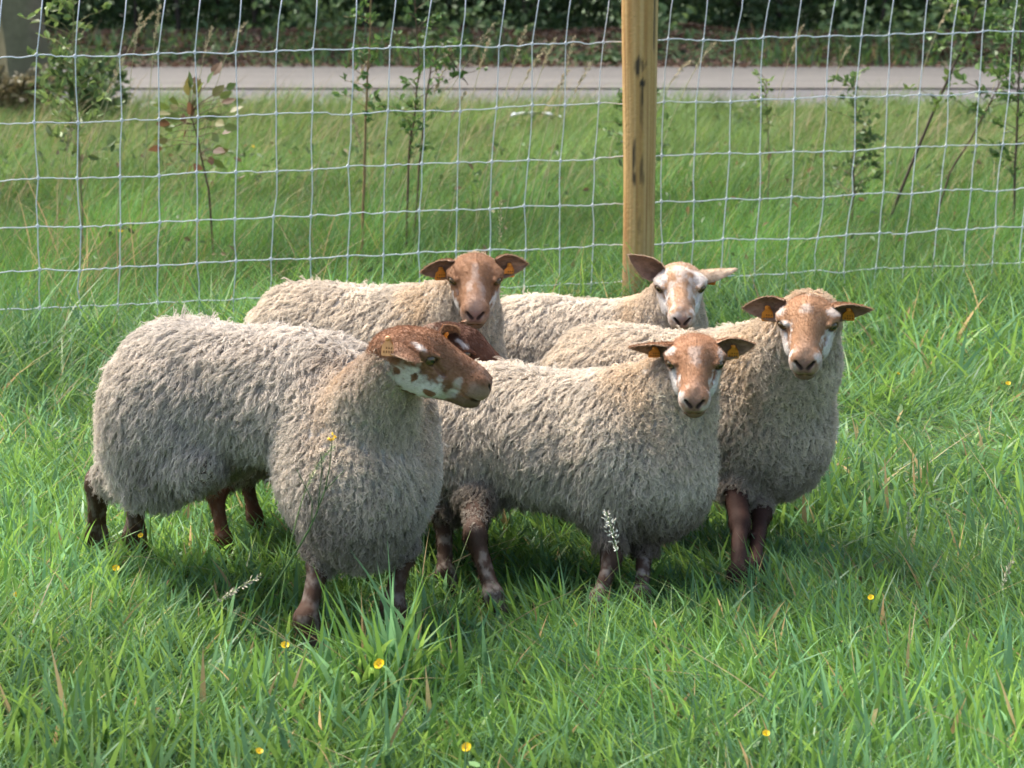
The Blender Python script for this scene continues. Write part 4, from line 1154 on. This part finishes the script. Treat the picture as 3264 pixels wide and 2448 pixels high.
def oak(r):
    """oak sapling with few large leaves, each its own piece"""
    y = 9.9
    P = [px(214, 235, y), px(209, 190, y), px(203, 165, y + 0.02), px(197, 135, y), px(190, 112, y - 0.02)]
    P[0][2] = 0.0
    base = P[0].copy()
    root = empty('oak_sapling', tuple(base)); tag(root, 'small oak sapling with yellowing lobed leaves, seen through the wire', 'sapling', 'saplings planted beyond the fence')
    q = np.array(P) - base
    tt = np.linspace(0, 1, 16); pts = np.stack([np.interp(tt, np.linspace(0, 1, 5), q[:, i]) for i in range(3)], 1)
    V, Q, T = tube(pts, np.linspace(0.006, 0.003, 16), 7)
    mesh_obj('stem', V, [Q, T], M['stem'], root, True, np.broadcast_to(np.array([0.10, 0.065, 0.04]), V.shape))
    tips = [(198, 92), (207, 83), (213, 96), (185, 97), (178, 103), (170, 108), (196, 105), (222, 103), (165, 118), (172, 128), (168, 140), (162, 148), (180, 120), (205, 118), (216, 122), (222, 134), (212, 140), (205, 150), (218, 152), (200, 165), (210, 170), (190, 88), (230, 112), (186, 132), (196, 150), (214, 160)]
    tips = tips + [(u + 9 * r.normal(), v + 8 * r.normal()) for u, v in tips]
    # one lobed leaf outline, bent along its midrib
    t = np.linspace(0, 1, 12)
    wv = 0.28 * np.sin(np.pi * t ** 0.75) * (1 + 0.16 * np.sin(t * 26)) ; wv[0] = 0.02; wv[-1] = 0.02
    cz = -0.12 * (t - 0.3) ** 2
    Lv = np.concatenate([np.stack([t, wv, cz + 0.10 * wv], 1), np.stack([t, 0 * t, cz], 1), np.stack([t, -wv, cz + 0.10 * wv], 1)])
    i = np.arange(11)
    Lq = np.concatenate([np.stack([i, i + 1, i + 13, i + 12], 1), np.stack([i + 12, i + 13, i + 25, i + 24], 1)])
    shades = [(0.13, 0.17, 0.035), (0.085, 0.13, 0.03), (0.16, 0.15, 0.04), (0.15, 0.085, 0.04)]
    mes = []
    for c in shades:
        o = mesh_obj('leaf', Lv, [Lq], M['leaf'], root, False, np.broadcast_to(np.array(c), Lv.shape)); mes.append(o.data); bpy.data.objects.remove(o)
    tw = Bag()
    for k, (u, v) in enumerate(tips):
        p = px(u, v, y + 0.10 * r.normal()) - base
        j = pts[np.argmin(np.linalg.norm(pts - p - [0, 0, 0.0], axis=1))]
        tw.tube(np.array([j, 0.5 * (j + p) + [0, 0, 0.012], p]), [0.0022, 0.0016, 0.001], 5, col=(0.12, 0.08, 0.045))
        o = bpy.data.objects.new('leaf', mes[k % 4 if k % 3 else min(3, k % 4)])
        link(o, root)
        d = Vector(norm(p - j + 0.02 * r.normal(size=3) + [0, 0, -0.01]))
        qn = d.to_track_quat('X', 'Z')
        o.rotation_mode = 'QUATERNION'
        o.rotation_quaternion = qn @ Matrix.Rotation(1.0 + r.normal() * 0.5, 3, 'X').to_quaternion()
        sc_ = 0.074 * (0.75 + 0.5 * r.random()); o.scale = (sc_, sc_, sc_); o.location = p
    tw.build('twigs', M['stem'], root)

if not DEBUG or 'plants' in DEBUG:
    r = np.random.default_rng(31)
    oak(r)
    HG = (0.060, 0.115, 0.030)
    def st(*uvy):
        L_ = [px(u, v, y) for u, v, y in uvy]
        L_[0][2] = 0.0
        return L_
    sapling('hawthorn_sapling', 'tall thin sapling with bare tan stem, first one left of the post', st((361, 240, 10.0), (363, 160, 10.0), (366, 60, 10.0), (371, -50, 10.0)), 0.0085, 0.45, 20, 0.036, HG, r, (0.24, 0.155, 0.075), 0.14, 7)
    sapling('hawthorn_sapling', 'forked leafy sapling between the tan stem and the post', st((404, 240, 10.2), (408, 150, 10.2), (416, 70, 10.2), (410, -60, 10.2)), 0.007, 0.30, 30, 0.034, HG, r, (0.12, 0.075, 0.05), 0.19, 8)
    sapling('hawthorn_sapling', 'thin dark sapling leaning behind the forked one', st((412, 245, 10.35), (421, 160, 10.35), (428, 90, 10.35), (440, 40, 10.35), (468, 85, 10.3)), 0.006, 0.35, 16, 0.036, HG, r, (0.10, 0.065, 0.045), 0.15, 6)
    sapling('climbing_weed', 'tall leafy weed column beside the concrete pole at far left', st((80, 240, 9.6), (79, 150, 9.6), (76, 60, 9.6), (74, -60, 9.6)), 0.006, 0.30, 44, 0.044, (0.10, 0.15, 0.045), r, (0.20, 0.18, 0.08), 0.22, 7)
    sapling('hawthorn_sapling', 'bushy sapling half hidden behind the wooden post', st((640, 250, 10.4), (640, 190, 10.4), (637, 120, 10.4), (634, 88, 10.4)), 0.006, 0.35, 26, 0.036, HG, r, (0.12, 0.08, 0.05), 0.20, 6)
    sapling('hawthorn_sapling', 'shortest sapling tip right of the post', st((768, 250, 11.4), (767, 150, 11.4), (766, 78, 11.4)), 0.005, 0.62, 14, 0.035, (0.11, 0.16, 0.05), r, (0.16, 0.13, 0.07), 0.10, 5)
    sapling('hawthorn_sapling', 'upright narrow sapling with dense small leaves right of the post', st((852, 255, 11.2), (853, 170, 11.2), (855, 75, 11.2)), 0.006, 0.25, 38, 0.038, (0.075, 0.125, 0.04), r, (0.14, 0.10, 0.06), 0.15, 6)
    sapling('hawthorn_sapling', 'dark stemmed sapling leaning strongly right', st((880, 250, 11.4), (905, 180, 11.4), (938, 100, 11.4), (970, 30, 11.4), (985, -20, 11.4)), 0.011, 0.45, 26, 0.045, (0.085, 0.14, 0.035), r, (0.085, 0.060, 0.045), 0.24, 6)
    sapling('hawthorn_sapling', 'slender leaning sapling beside the strongly leaning one', st((925, 250, 11.0), (950, 170, 11.0), (985, 115, 11.0), (1006, 70, 11.0), (1016, 20, 11.0)), 0.006, 0.45, 22, 0.046, (0.075, 0.13, 0.035), r, (0.10, 0.065, 0.045), 0.20, 6)
    sapling('hawthorn_sapling', 'leafy sapling cut by the right edge of the picture', st((1012, 260, 10.6), (1016, 150, 10.6), (1018, 40, 10.6), (1020, -60, 10.6)), 0.008, 0.25, 40, 0.046, (0.06, 0.11, 0.03), r, (0.10, 0.07, 0.05), 0.20, 7)

    # ---- seed-headed stalks
    def stalk(name, label, foot, knee, tip, head, r, group, hw=0.007, col=(0.42, 0.33, 0.20), scol=(0.30, 0.30, 0.14), fluffy=False):
        foot, knee, tip = np.array(foot), np.array(knee), np.array(tip)
        t = np.linspace(0, 1, 18)[:, None]
        c = (1 - t) ** 2 * foot + 2 * t * (1 - t) * knee + t ** 2 * tip
        root = empty(name, tuple(foot)); tag(root, label, 'grass stalk', group)
        V, Q, T = tube(c - foot, np.linspace(0.0016, 0.0009, 18) * (1.5 if not fluffy and hw > 0.009 else 1), 5)
        mesh_obj('stem', V, [Q, T], M['stem'], root, True, np.broadcast_to(np.array(scol), V.shape))
        n = 90 if fluffy else 60
        s_ = 1 - head * r.random(n)
        p = np.stack([np.interp(s_, t[:, 0], c[:, i]) for i in range(3)], 1)
        ax = norm(c[-1] - c[-4])
        env = hw * np.sin(np.pi * np.clip((1 - s_) / head * 0.85 + 0.12, 0, 1)) ** 0.6
        off = norm(r.normal(size=(n, 3)))
        p = p + off * (env * (0.4 + 0.8 * r.random(n)))[:, None] - foot
        d = norm(ax + (1.3 if fluffy else 0.5) * off)
        V, Q, cv = leaf_cards(p, d, norm(r.normal(size=(n, 3))), (0.009 if hw < 0.0095 or fluffy else 0.016) * (0.8 + 0.5 * r.random(n)), 0.0034 if hw < 0.0095 or fluffy else 0.006, np.array(col) * (0.6 + 0.7 * r.random((n, 1))))
        tag(mesh_obj('seed_head', V, [Q], M['stem'], root, False, cv), kind='stuff')
    back = [((150, 45), (160, 5), 10.2), ((128, 60), (142, 12), 10.2), ((88, 120), (124, 58), 10.0), ((196, 60), (213, 27), 10.4), ((214, 45), (247, 22), 10.6), ((110, 45), (155, 12), 10.3),
            ((338, 115), (366, 62), 10.8), ((420, 110), (450, 60), 10.4), ((410, 100), (458, 38), 10.4), ((430, 108), (495, 22), 10.3), ((470, 80), (490, 40), 10.4), ((440, 125), (466, 92), 10.2),
            ((500, 95), (527, 25), 10.6), ((508, 92), (545, 48), 10.6), ((530, 80), (556, 38), 10.8), ((548, 95), (568, 70), 10.8), ((560, 80), (575, 36), 10.9), ((560, 105), (592, 62), 10.7),
            ((676, 78), (716, 42), 10.9), ((655, 80), (690, 62), 10.8), ((780, 70), (803, 25), 12.0), ((830, 70), (850, 46), 12.2), ((925, 30), (955, 2), 12.0), ((990, 75), (1008, 55), 12.0), ((62, 170), (72, 120), 9.6), ((370, 160), (352, 118), 10.6)]
    ORD = 'first second third fourth fifth sixth seventh eighth ninth tenth eleventh twelfth thirteenth'.split()
    zone = lambda u: 'pole' if u < 205 else ('oak' if u < 340 else ('left' if u < 636 else 'right'))
    count = {}
    back.sort(key=lambda e: -e[1][0] if zone(e[1][0]) == 'left' else e[1][0])
    for (a, b_, y) in back:
        tip = px(*b_, y); kn = px(*a, y)
        foot = kn + (kn - tip) * 0.9; foot[2] = 0.0; foot[0] -= 0.05
        zn = zone(b_[0]); count[zn] = count.get(zn, 0) + 1
        lab = {'pole': '%s tan seed stalk beyond the fence, counted rightwards from the concrete pole', 'oak': '%s tan seed stalk beyond the fence right of the oak sapling',
               'left': '%s tan seed stalk beyond the fence, counted leftwards from the wooden post', 'right': '%s tan seed stalk beyond the fence, counted rightwards from the wooden post'}[zn] % ORD[count[zn] - 1]
        stalk('seed_stalk', lab, foot, kn, tip, 0.26, r, 'seed stalks beyond the fence', 0.0125, (0.50, 0.40, 0.25), (0.36, 0.33, 0.18))
    near = [('dry plume-headed grass stalk lying low in front of the large grey sheep', (160, 640), (190, 610), (262, 575), 4.45, True, (0.50, 0.45, 0.33), 0.009),
            ('pale plume of grass bent across the large grey sheep\'s breast', (270, 640), (285, 480), (335, 446), 4.2, True, (0.52, 0.48, 0.32), 0.008),
            ('white fluffy seed head in front of the shaggy sheep\'s foreleg', (622, 690), (625, 560), (606, 512), 4.55, True, (0.75, 0.72, 0.62), 0.016),
            ('pale upright seed spike in the grass at the right', (908, 640), (908, 560), (909, 502), 4.9, False, (0.50, 0.52, 0.36), 0.006),
            ('pale bent seed spike close to the right edge', (985, 660), (995, 600), (1014, 556), 4.6, False, (0.55, 0.50, 0.36), 0.006),
            ('lone pale seed spike standing before the fence between two rear sheep', (499, 320), (498, 250), (501, 198), 7.4, False, (0.50, 0.42, 0.26), 0.008)]
    for lab, a, k_, b_, y, fl, c, hw in near:
        foot = px(*a, y); foot[2] = 0.0
        stalk('seed_stalk', lab, foot, px(*k_, y), px(*b_, y), 0.34, r, 'seed stalks among the sheep', hw, c, (0.16, 0.24, 0.08), fl)
    # thin branching weed in front of the large grey sheep
    root = empty('wild_stem', tuple(at(262, 660, z=0))); o = np.array(root.location)
    tag(root, 'thin green branching stem with a tiny yellow bud before the grey sheep', 'weed')
    Y = 4.15
    b = Bag()
    for L_, r0 in ((((232, 650), (285, 570), (312, 525), (325, 490)), 0.0030), (((325, 490), (330, 465), (332, 440)), 0.0018), (((312, 525), (312, 500), (297, 470)), 0.0016), (((318, 508), (322, 470), (321, 452)), 0.0014), (((325, 490), (345, 470)), 0.0013)):
        P = np.array([px(u, v, Y) for u, v in L_]) - o
        b.tube(np.stack([np.interp(np.linspace(0, 1, 9), np.linspace(0, 1, len(P)), P[:, i]) for i in range(3)], 1), np.linspace(r0, r0 * 0.6, 9), 6, col=(0.07, 0.12, 0.04))
    b.build('stem', M['stem'], root)
    c = px(331, 438, Y) - o
    V, Q, cv = leaf_cards(c + 0.004 * r.normal(size=(7, 3)), norm(r.normal(size=(7, 3)) + [0, 0, 1]), norm(r.normal(size=(7, 3))), 0.010, 0.007, np.broadcast_to(np.array([0.70, 0.50, 0.03]), (7, 3)))
    mesh_obj('bud', V, [Q], M['flower'], root, False, cv)

    # ---- buttercups
    def buttercup(label, u, v, z, r, sc_=1.0):
        p = at(u, v, z=z)
        root = empty('buttercup', (p[0], p[1], 0.0)); tag(root, label, 'flower', 'buttercups in the grass')
        ln = r.normal(size=2) * 0.015
        pts = np.array([[ln[0] * (1 - t) ** 2, ln[1] * (1 - t) ** 2, p[2] * t] for t in np.linspace(0, 1, 7)])
        V, Q, T = tube(pts, 0.0011, 5)
        mesh_obj('stem', V, [Q, T], M['stem'], root, True, np.broadcast_to(np.array([0.09, 0.17, 0.05]), V.shape))
        tilt = norm(np.array([0.25 * r.normal(), -0.55 + 0.2 * r.normal(), 0.8]))
        a1 = norm(np.cross(tilt, [1, 0.1, 0])); a2 = np.cross(tilt, a1)
        c = np.array([0, 0, p[2]])
        for k in range(5):
            d = a1 * math.cos(k * 1.2566) + a2 * math.sin(k * 1.2566); e = np.cross(tilt, d)
            t = np.linspace(0.08, 1, 5)
            wv = np.array([0.14, 0.42, 0.60, 0.56, 0.22])
            rise = 0.75 * t ** 1.6
            R_ = 0.0092 * sc_
            mid = c + R_ * (t[:, None] * d + rise[:, None] * tilt * 0.7)
            V = np.concatenate([mid + R_ * wv[:, None] * e + R_ * 0.12 * tilt, mid, mid - R_ * wv[:, None] * e + R_ * 0.12 * tilt])
            i = np.arange(4)
            Qf = np.concatenate([np.stack([i, i + 1, i + 6, i + 5], 1), np.stack([i + 5, i + 6, i + 11, i + 10], 1)])
            mesh_obj('petal', V, [Qf], M['flower'], root, True, np.broadcast_to(np.array([0.80, 0.58, 0.02]) * (0.9 + 0.2 * r.random()), V.shape))
        n = 14
        V, Q, cv = leaf_cards(c + tilt * 0.004 * sc_ + 0.0022 * sc_ * r.normal(size=(n, 3)), norm(tilt + 0.5 * r.normal(size=(n, 3))), norm(r.normal(size=(n, 3))), 0.005 * sc_, 0.002 * sc_, np.broadcast_to(np.array([0.55, 0.42, 0.03]), (n, 3)))
        mesh_obj('stamens', V, [Q], M['flower'], root, False, cv)
    for lab, u, v, z, k in (('buttercup in the dark grass below the grey sheep\'s hind feet', 116, 569, 0.10, 1.0), ('buttercup left of the tuft at the grey sheep\'s forefeet', 285, 646, 0.15, 1.0),
                            ('brightest buttercup, below the tuft at the grey sheep\'s forefeet', 380, 665, 0.17, 1.25), ('small buttercup near the left edge of the grass', 16, 595, 0.10, 0.7), ('low buttercup at the bottom edge of the picture', 259, 752, 0.13, 0.8),
                            ('buttercup close to the bottom, below the shaggy sheep', 467, 748, 0.15, 1.0), ('buttercup at the bottom right of the foreground', 766, 734, 0.13, 0.8), ('closed buttercup right of the reddish-brown forelegs', 871, 598, 0.14, 0.8),
                            ('buttercup beside the breast of the sheep at the right end', 834, 443, 0.12, 0.9), ('buttercup far right in the pale grass', 1008, 384, 0.12, 1.0), ('buttercup in the pale grass right of the tagged ear', 898, 374, 0.10, 0.7),
                            ('yellow flower behind the grey sheep\'s hind legs', 141, 536, 0.10, 0.8), ('yellow flower beyond the left wires', 121, 231, 0.25, 1.2), ('yellow flower in the verge right of the oak sapling', 253, 147, 0.28, 1.3)):
        buttercup(lab, u, v, z, r, k)

    # ---- litter and a pale stone on the verge
    p = at(536, 113, z=0.16)
    root = empty('litter', (p[0], p[1], 0.0)); tag(root, 'crumpled white plastic litter lying in the verge left of the post', 'litter')
    X, Y = np.meshgrid(np.linspace(-1, 1, 17), np.linspace(-1, 1, 9), indexing='ij')
    P = np.stack([X * 0.23, Y * 0.10, 0.15 + 0 * X], -1)
    P[..., 2] += 0.09 * (noise3(P, 13, 2) - 0.4) - 0.03 * X ** 2; P[..., 1] += 0.05 * (noise3(P, 11, 4) - 0.5)
    i = np.arange(16)[:, None] * 9 + np.arange(8)[None]
    q = np.stack([i, i + 9, i + 10, i + 1], -1).reshape(-1, 4)
    V = np.concatenate([P.reshape(-1, 3), P.reshape(-1, 3) - [0, 0, 0.004]])
    mesh_obj('sheeting', V, [q, q[:, ::-1] + 153], mat_plain('white_plastic', (0.68, 0.72, 0.78), 0.35, 0.2, 15), root)
    p = at(149, 105, z=0.12)
    ph, th = np.meshgrid(np.linspace(0, math.pi, 9), np.linspace(0, 2 * math.pi, 15)[:-1], indexing='ij')
    sp = np.stack([np.sin(ph) * np.cos(th), np.sin(ph) * np.sin(th), np.cos(ph)], -1)
    sp = sp * (0.85 + 0.4 * noise3(sp, 1.4, 3))[..., None] * [0.10, 0.08, 0.09]
    i = np.arange(8)[:, None] * 14 + np.arange(14)[None]; j = np.arange(8)[:, None] * 14 + (np.arange(14)[None] + 1) % 14
    o = mesh_obj('stone', sp.reshape(-1, 3), [np.stack([i, i + 14, j + 14, j], -1).reshape(-1, 4)], mat_plain('pale_stone', (0.52, 0.49, 0.44), 0.9, 0.3, 12))
    o.location = (p[0], p[1], 0.06); tag(o, 'pale stone on the verge left of the oak sapling', 'stone')

    sapling('roadside_shrub', 'low green shrub at the foot of the concrete pole', [at(84, 110, y=19.0) * [1, 1, 0], at(84, 70, y=19.0)], 0.012, 0.05, 70, 0.085, (0.075, 0.12, 0.04), r, (0.14, 0.12, 0.06), 0.42, 8)
    sapling('roadside_shrub', 'dry brownish clump hiding the base of the concrete pole', [at(18, 112, y=19.4) * [1, 1, 0], at(18, 86, y=19.4)], 0.010, 0.02, 60, 0.08, (0.11, 0.10, 0.05), r, (0.20, 0.16, 0.08), 0.42, 8)
    # ---- leaning concrete pole at the far left
    y = 21.0
    a0, a1 = px(30, 95, y), px(17, 0, y)
    base = px(31, 95, y); base[2] = 0.0
    root = empty('concrete_pole', tuple(base)); tag(root, 'wide leaning weathered concrete pole at the left edge by the road', 'pole')
    zz = np.linspace(-0.1, 6.0, 40)
    lx = -0.105 * zz
    prof = np.array([(-0.30, -0.05), (-0.10, -0.27), (0.27, -0.02), (0.10, 0.22)])
    V, C = [], []
    k = 9
    ring = np.concatenate([prof[i_] + (prof[(i_ + 1) % 4] - prof[i_]) * np.linspace(0, 1, k)[:-1, None] for i_ in range(4)])
    m = len(ring)
    for z_, x_ in zip(zz, lx):
        fl = 1.0 + 0.14 * sstep(0.9, 0.0, z_)
        V.append(np.concatenate([ring * fl + [x_, 0], np.full((m, 1), z_)], 1))
    V = np.concatenate(V); V[:, :2] += 0.012 * (noise3(V, 9, 3)[:, None] - 0.5)
    cz = noise3(V * [3, 3, 0.8], 2, 7)[:, None]
    col = np.array([0.22, 0.17, 0.115]) * (0.6 + 0.7 * cz)
    moss = sstep(0.55, 0.75, noise3(V, 2.5, 8))[:, None] * 0.5
    col = col * (1 - moss) + np.array([0.12, 0.13, 0.06]) * moss
    i = np.arange(39)[:, None] * m; j = np.arange(m)[None]; j2 = (j + 1) % m
    mesh_obj('shaft', V, [np.stack([i + j, i + j2, i + m + j2, i + m + j], -1).reshape(-1, 4)], M['concrete'], root, False, col)

# ------------------------------------------------------------------ hedge and leaf litter beyond the road
if not DEBUG or 'hedge' in DEBUG:
    r = np.random.default_rng(41)
    root = empty('hedge', (0, 32.8, 0)); tag(root, 'tall dark overgrown hedge along the far side of the road', 'hedge')
    # dense body: leaves in clumps through the hedge's depth
    nc = 3000
    cx = r.uniform(-13, 13, nc); cz = 0.35 + 9.0 * r.random(nc) ** 1.5; cy = r.uniform(-1.3, 3.0, nc) - 0.45 * np.sin(cx * 0.9) * r.random(nc) - 0.25 * (cz > 1.2)
    per = 26
    C = np.stack([cx, cy, cz], 1)[:, None] + r.normal(size=(nc, per, 3)) * [0.24, 0.20, 0.20]
    C = C.reshape(-1, 3); C = C[C[:, 2] > 0.12]; n = len(C)
    D = norm(r.normal(size=(n, 3)) + [0, -0.3, -0.5]); N_ = norm(r.normal(size=(n, 3)) * 0.8 + [0, -0.3, 0.7])
    base = np.array([0.040, 0.080, 0.026]); lt = np.array([0.085, 0.135, 0.045])
    mixc = (noise3(C, 0.8, 4) * r.random(n))[:, None]
    V, Q, cv = leaf_cards(C, D, N_, 0.13 * (0.6 + 0.7 * r.random(n)), 0.085 * (0.6 + 0.6 * r.random(n)), (base * (1 - mixc) + lt * mixc) * (0.6 + 0.8 * r.random((n, 1))))
    tag(mesh_obj('foliage', V, [Q], M['leaf'], root, False, cv), kind='stuff')
    stb = Bag()
    for k in range(70):
        x = r.uniform(-13, 13); y = r.uniform(-0.8, 2.2)
        p = np.array([[x + 0.12 * r.normal() * t, y + 0.1 * r.normal() * t, -0.1 + 3.2 * t] for t in np.linspace(0, 1, 6)])
        stb.tube(p, np.linspace(0.05, 0.02, 6) * (0.5 + r.random()), 6, col=np.array([0.05, 0.038, 0.028]))
    tag(stb.build('stems', M['stem'], root), kind='stuff')
    # wood deeper behind, closing the view through the hedge
    n = 26000
    C = np.stack([r.uniform(-20, 20, n), r.uniform(35.5, 39.5, n), 8.0 * r.random(n)], 1)
    V, Q, cv = leaf_cards(C, norm(r.normal(size=(n, 3))), norm(r.normal(size=(n, 3)) + [0, -0.5, 0.3]), 0.34 * (0.6 + 0.7 * r.random(n)), 0.24, np.array([0.032, 0.060, 0.022]) * (0.5 + 0.9 * r.random((n, 1))))
    tag(mesh_obj('undergrowth', V, [Q], M['leaf'], None, False, cv), 'dark undergrowth of the wood behind the hedge', 'undergrowth', kind='stuff')
    # paler leafy sprays reaching out of the hedge
    for (u, v, nl, sp, y) in ((318, 18, 190, 0.42, 29.6), (470, 30, 150, 0.40, 29.6), (610, 70, 80, 0.25, 29.2), (925, 28, 150, 0.40, 29.5), (860, 35, 110, 0.35, 29.6), (1005, 25, 150, 0.40, 29.4), (660, 20, 70, 0.25, 29.6), (180, 55, 60, 0.3, 29.4)):
        c = px(u, v, y)
        s_ = empty('leafy_spray', (c[0], c[1] + 0.5, 0.0)); b0 = np.array(s_.location)
        q = np.array([[0.05, 0.3, 0.0], [0.0, 0.1, c[2] * 0.7], list(c - b0), list(c - b0 + [sp * 0.7, -0.1, -0.1])])
        V, Q, T = tube(q, [0.016, 0.012, 0.008, 0.004], 6)
        mesh_obj('stem', V, [Q, T], M['stem'], s_, True, np.broadcast_to(np.array([0.10, 0.08, 0.05]), V.shape))
        C = (c - b0) + r.normal(size=(nl, 3)) * [sp, 0.15, sp * 0.55]
        C[:, 2] = np.maximum(C[:, 2], 0.1)
        V, Q, cv = leaf_cards(C, norm(r.normal(size=(nl, 3)) + [0, 0, -0.4]), norm(r.normal(size=(nl, 3)) * 0.6 + [0, -0.5, 0.7]), 0.13 * (0.6 + 0.7 * r.random(nl)), 0.10, np.array([0.10, 0.165, 0.06]) * (0.6 + 0.8 * r.random((nl, 1))))
        tag(mesh_obj('foliage', V, [Q], M['leaf'], s_, False, cv), kind='stuff')
        w_ = 'left' if u < 400 else ('middle' if u < 700 else 'right')
        tag(s_, {318: 'pale leafy spray before the hedge above the oak sapling', 470: 'pale leafy spray before the hedge above the forked sapling', 610: 'small leafy spray at the road edge just left of the post', 925: 'broad leafy spray before the hedge, third from the right edge',
                 860: 'leafy spray before the hedge above the upright narrow sapling', 1005: 'leafy spray of the hedge at the right edge', 660: 'leafy spray just right of the post top', 180: 'low leafy spray before the hedge between pole and oak sapling'}[u], 'shrub', 'leafy sprays of the hedge')
    # fallen leaves on the bank
    n = 14000
    x = r.uniform(-13, 13, n); y = 28.3 + 3.6 * r.random(n) ** 0.8
    zt = 0.38 * sstep(28.6, 31.0, y) * (0.7 + 0.6 * noise2(np.stack([x, y], -1), 0.6, 5))
    C = np.stack([x, y, zt + 0.01 + 0.03 * r.random(n)], 1)
    V, Q, cv = leaf_cards(C, norm(r.normal(size=(n, 3)) * [1, 1, 0.25]), norm(r.normal(size=(n, 3)) * 0.4 + [0, -0.2, 1]), 0.10 * (0.5 + 0.8 * r.random(n)), 0.07, np.array([0.125, 0.075, 0.045]) * (0.4 + 1.0 * r.random((n, 1))))
    tag(mesh_obj('leaf_litter', V, [Q], M['leaf'], None, False, cv), 'brown fallen leaves along the far road edge', 'leaves', kind='stuff')
    # rough grass and weeds on the bank
    xy = np.stack([r.uniform(-12, 12, 5000), 28.6 + 1.9 * r.random(5000)], 1)
    xy = xy[noise2(xy, 0.7, 14) > 0.48]; n = len(xy)
    zt = 0.38 * sstep(28.6, 31.0, xy[:, 1]) * 0.9
    b = Bag(); b.add(*blades(xy, zt, 0.14 + 0.26 * r.random(n), 0.014 + 0.01 * r.random(n), r.random(n) * 6.28, 0.3 * r.random(n), 0.7 * r.random(n), r.random(n) * 3.14, grass_colour(n, r, xy, 0.1) * 0.8, 3))
    tag(b.build('bank_grass', M['grass']), 'rough grass on the bank below the hedge', 'grass', kind='stuff')
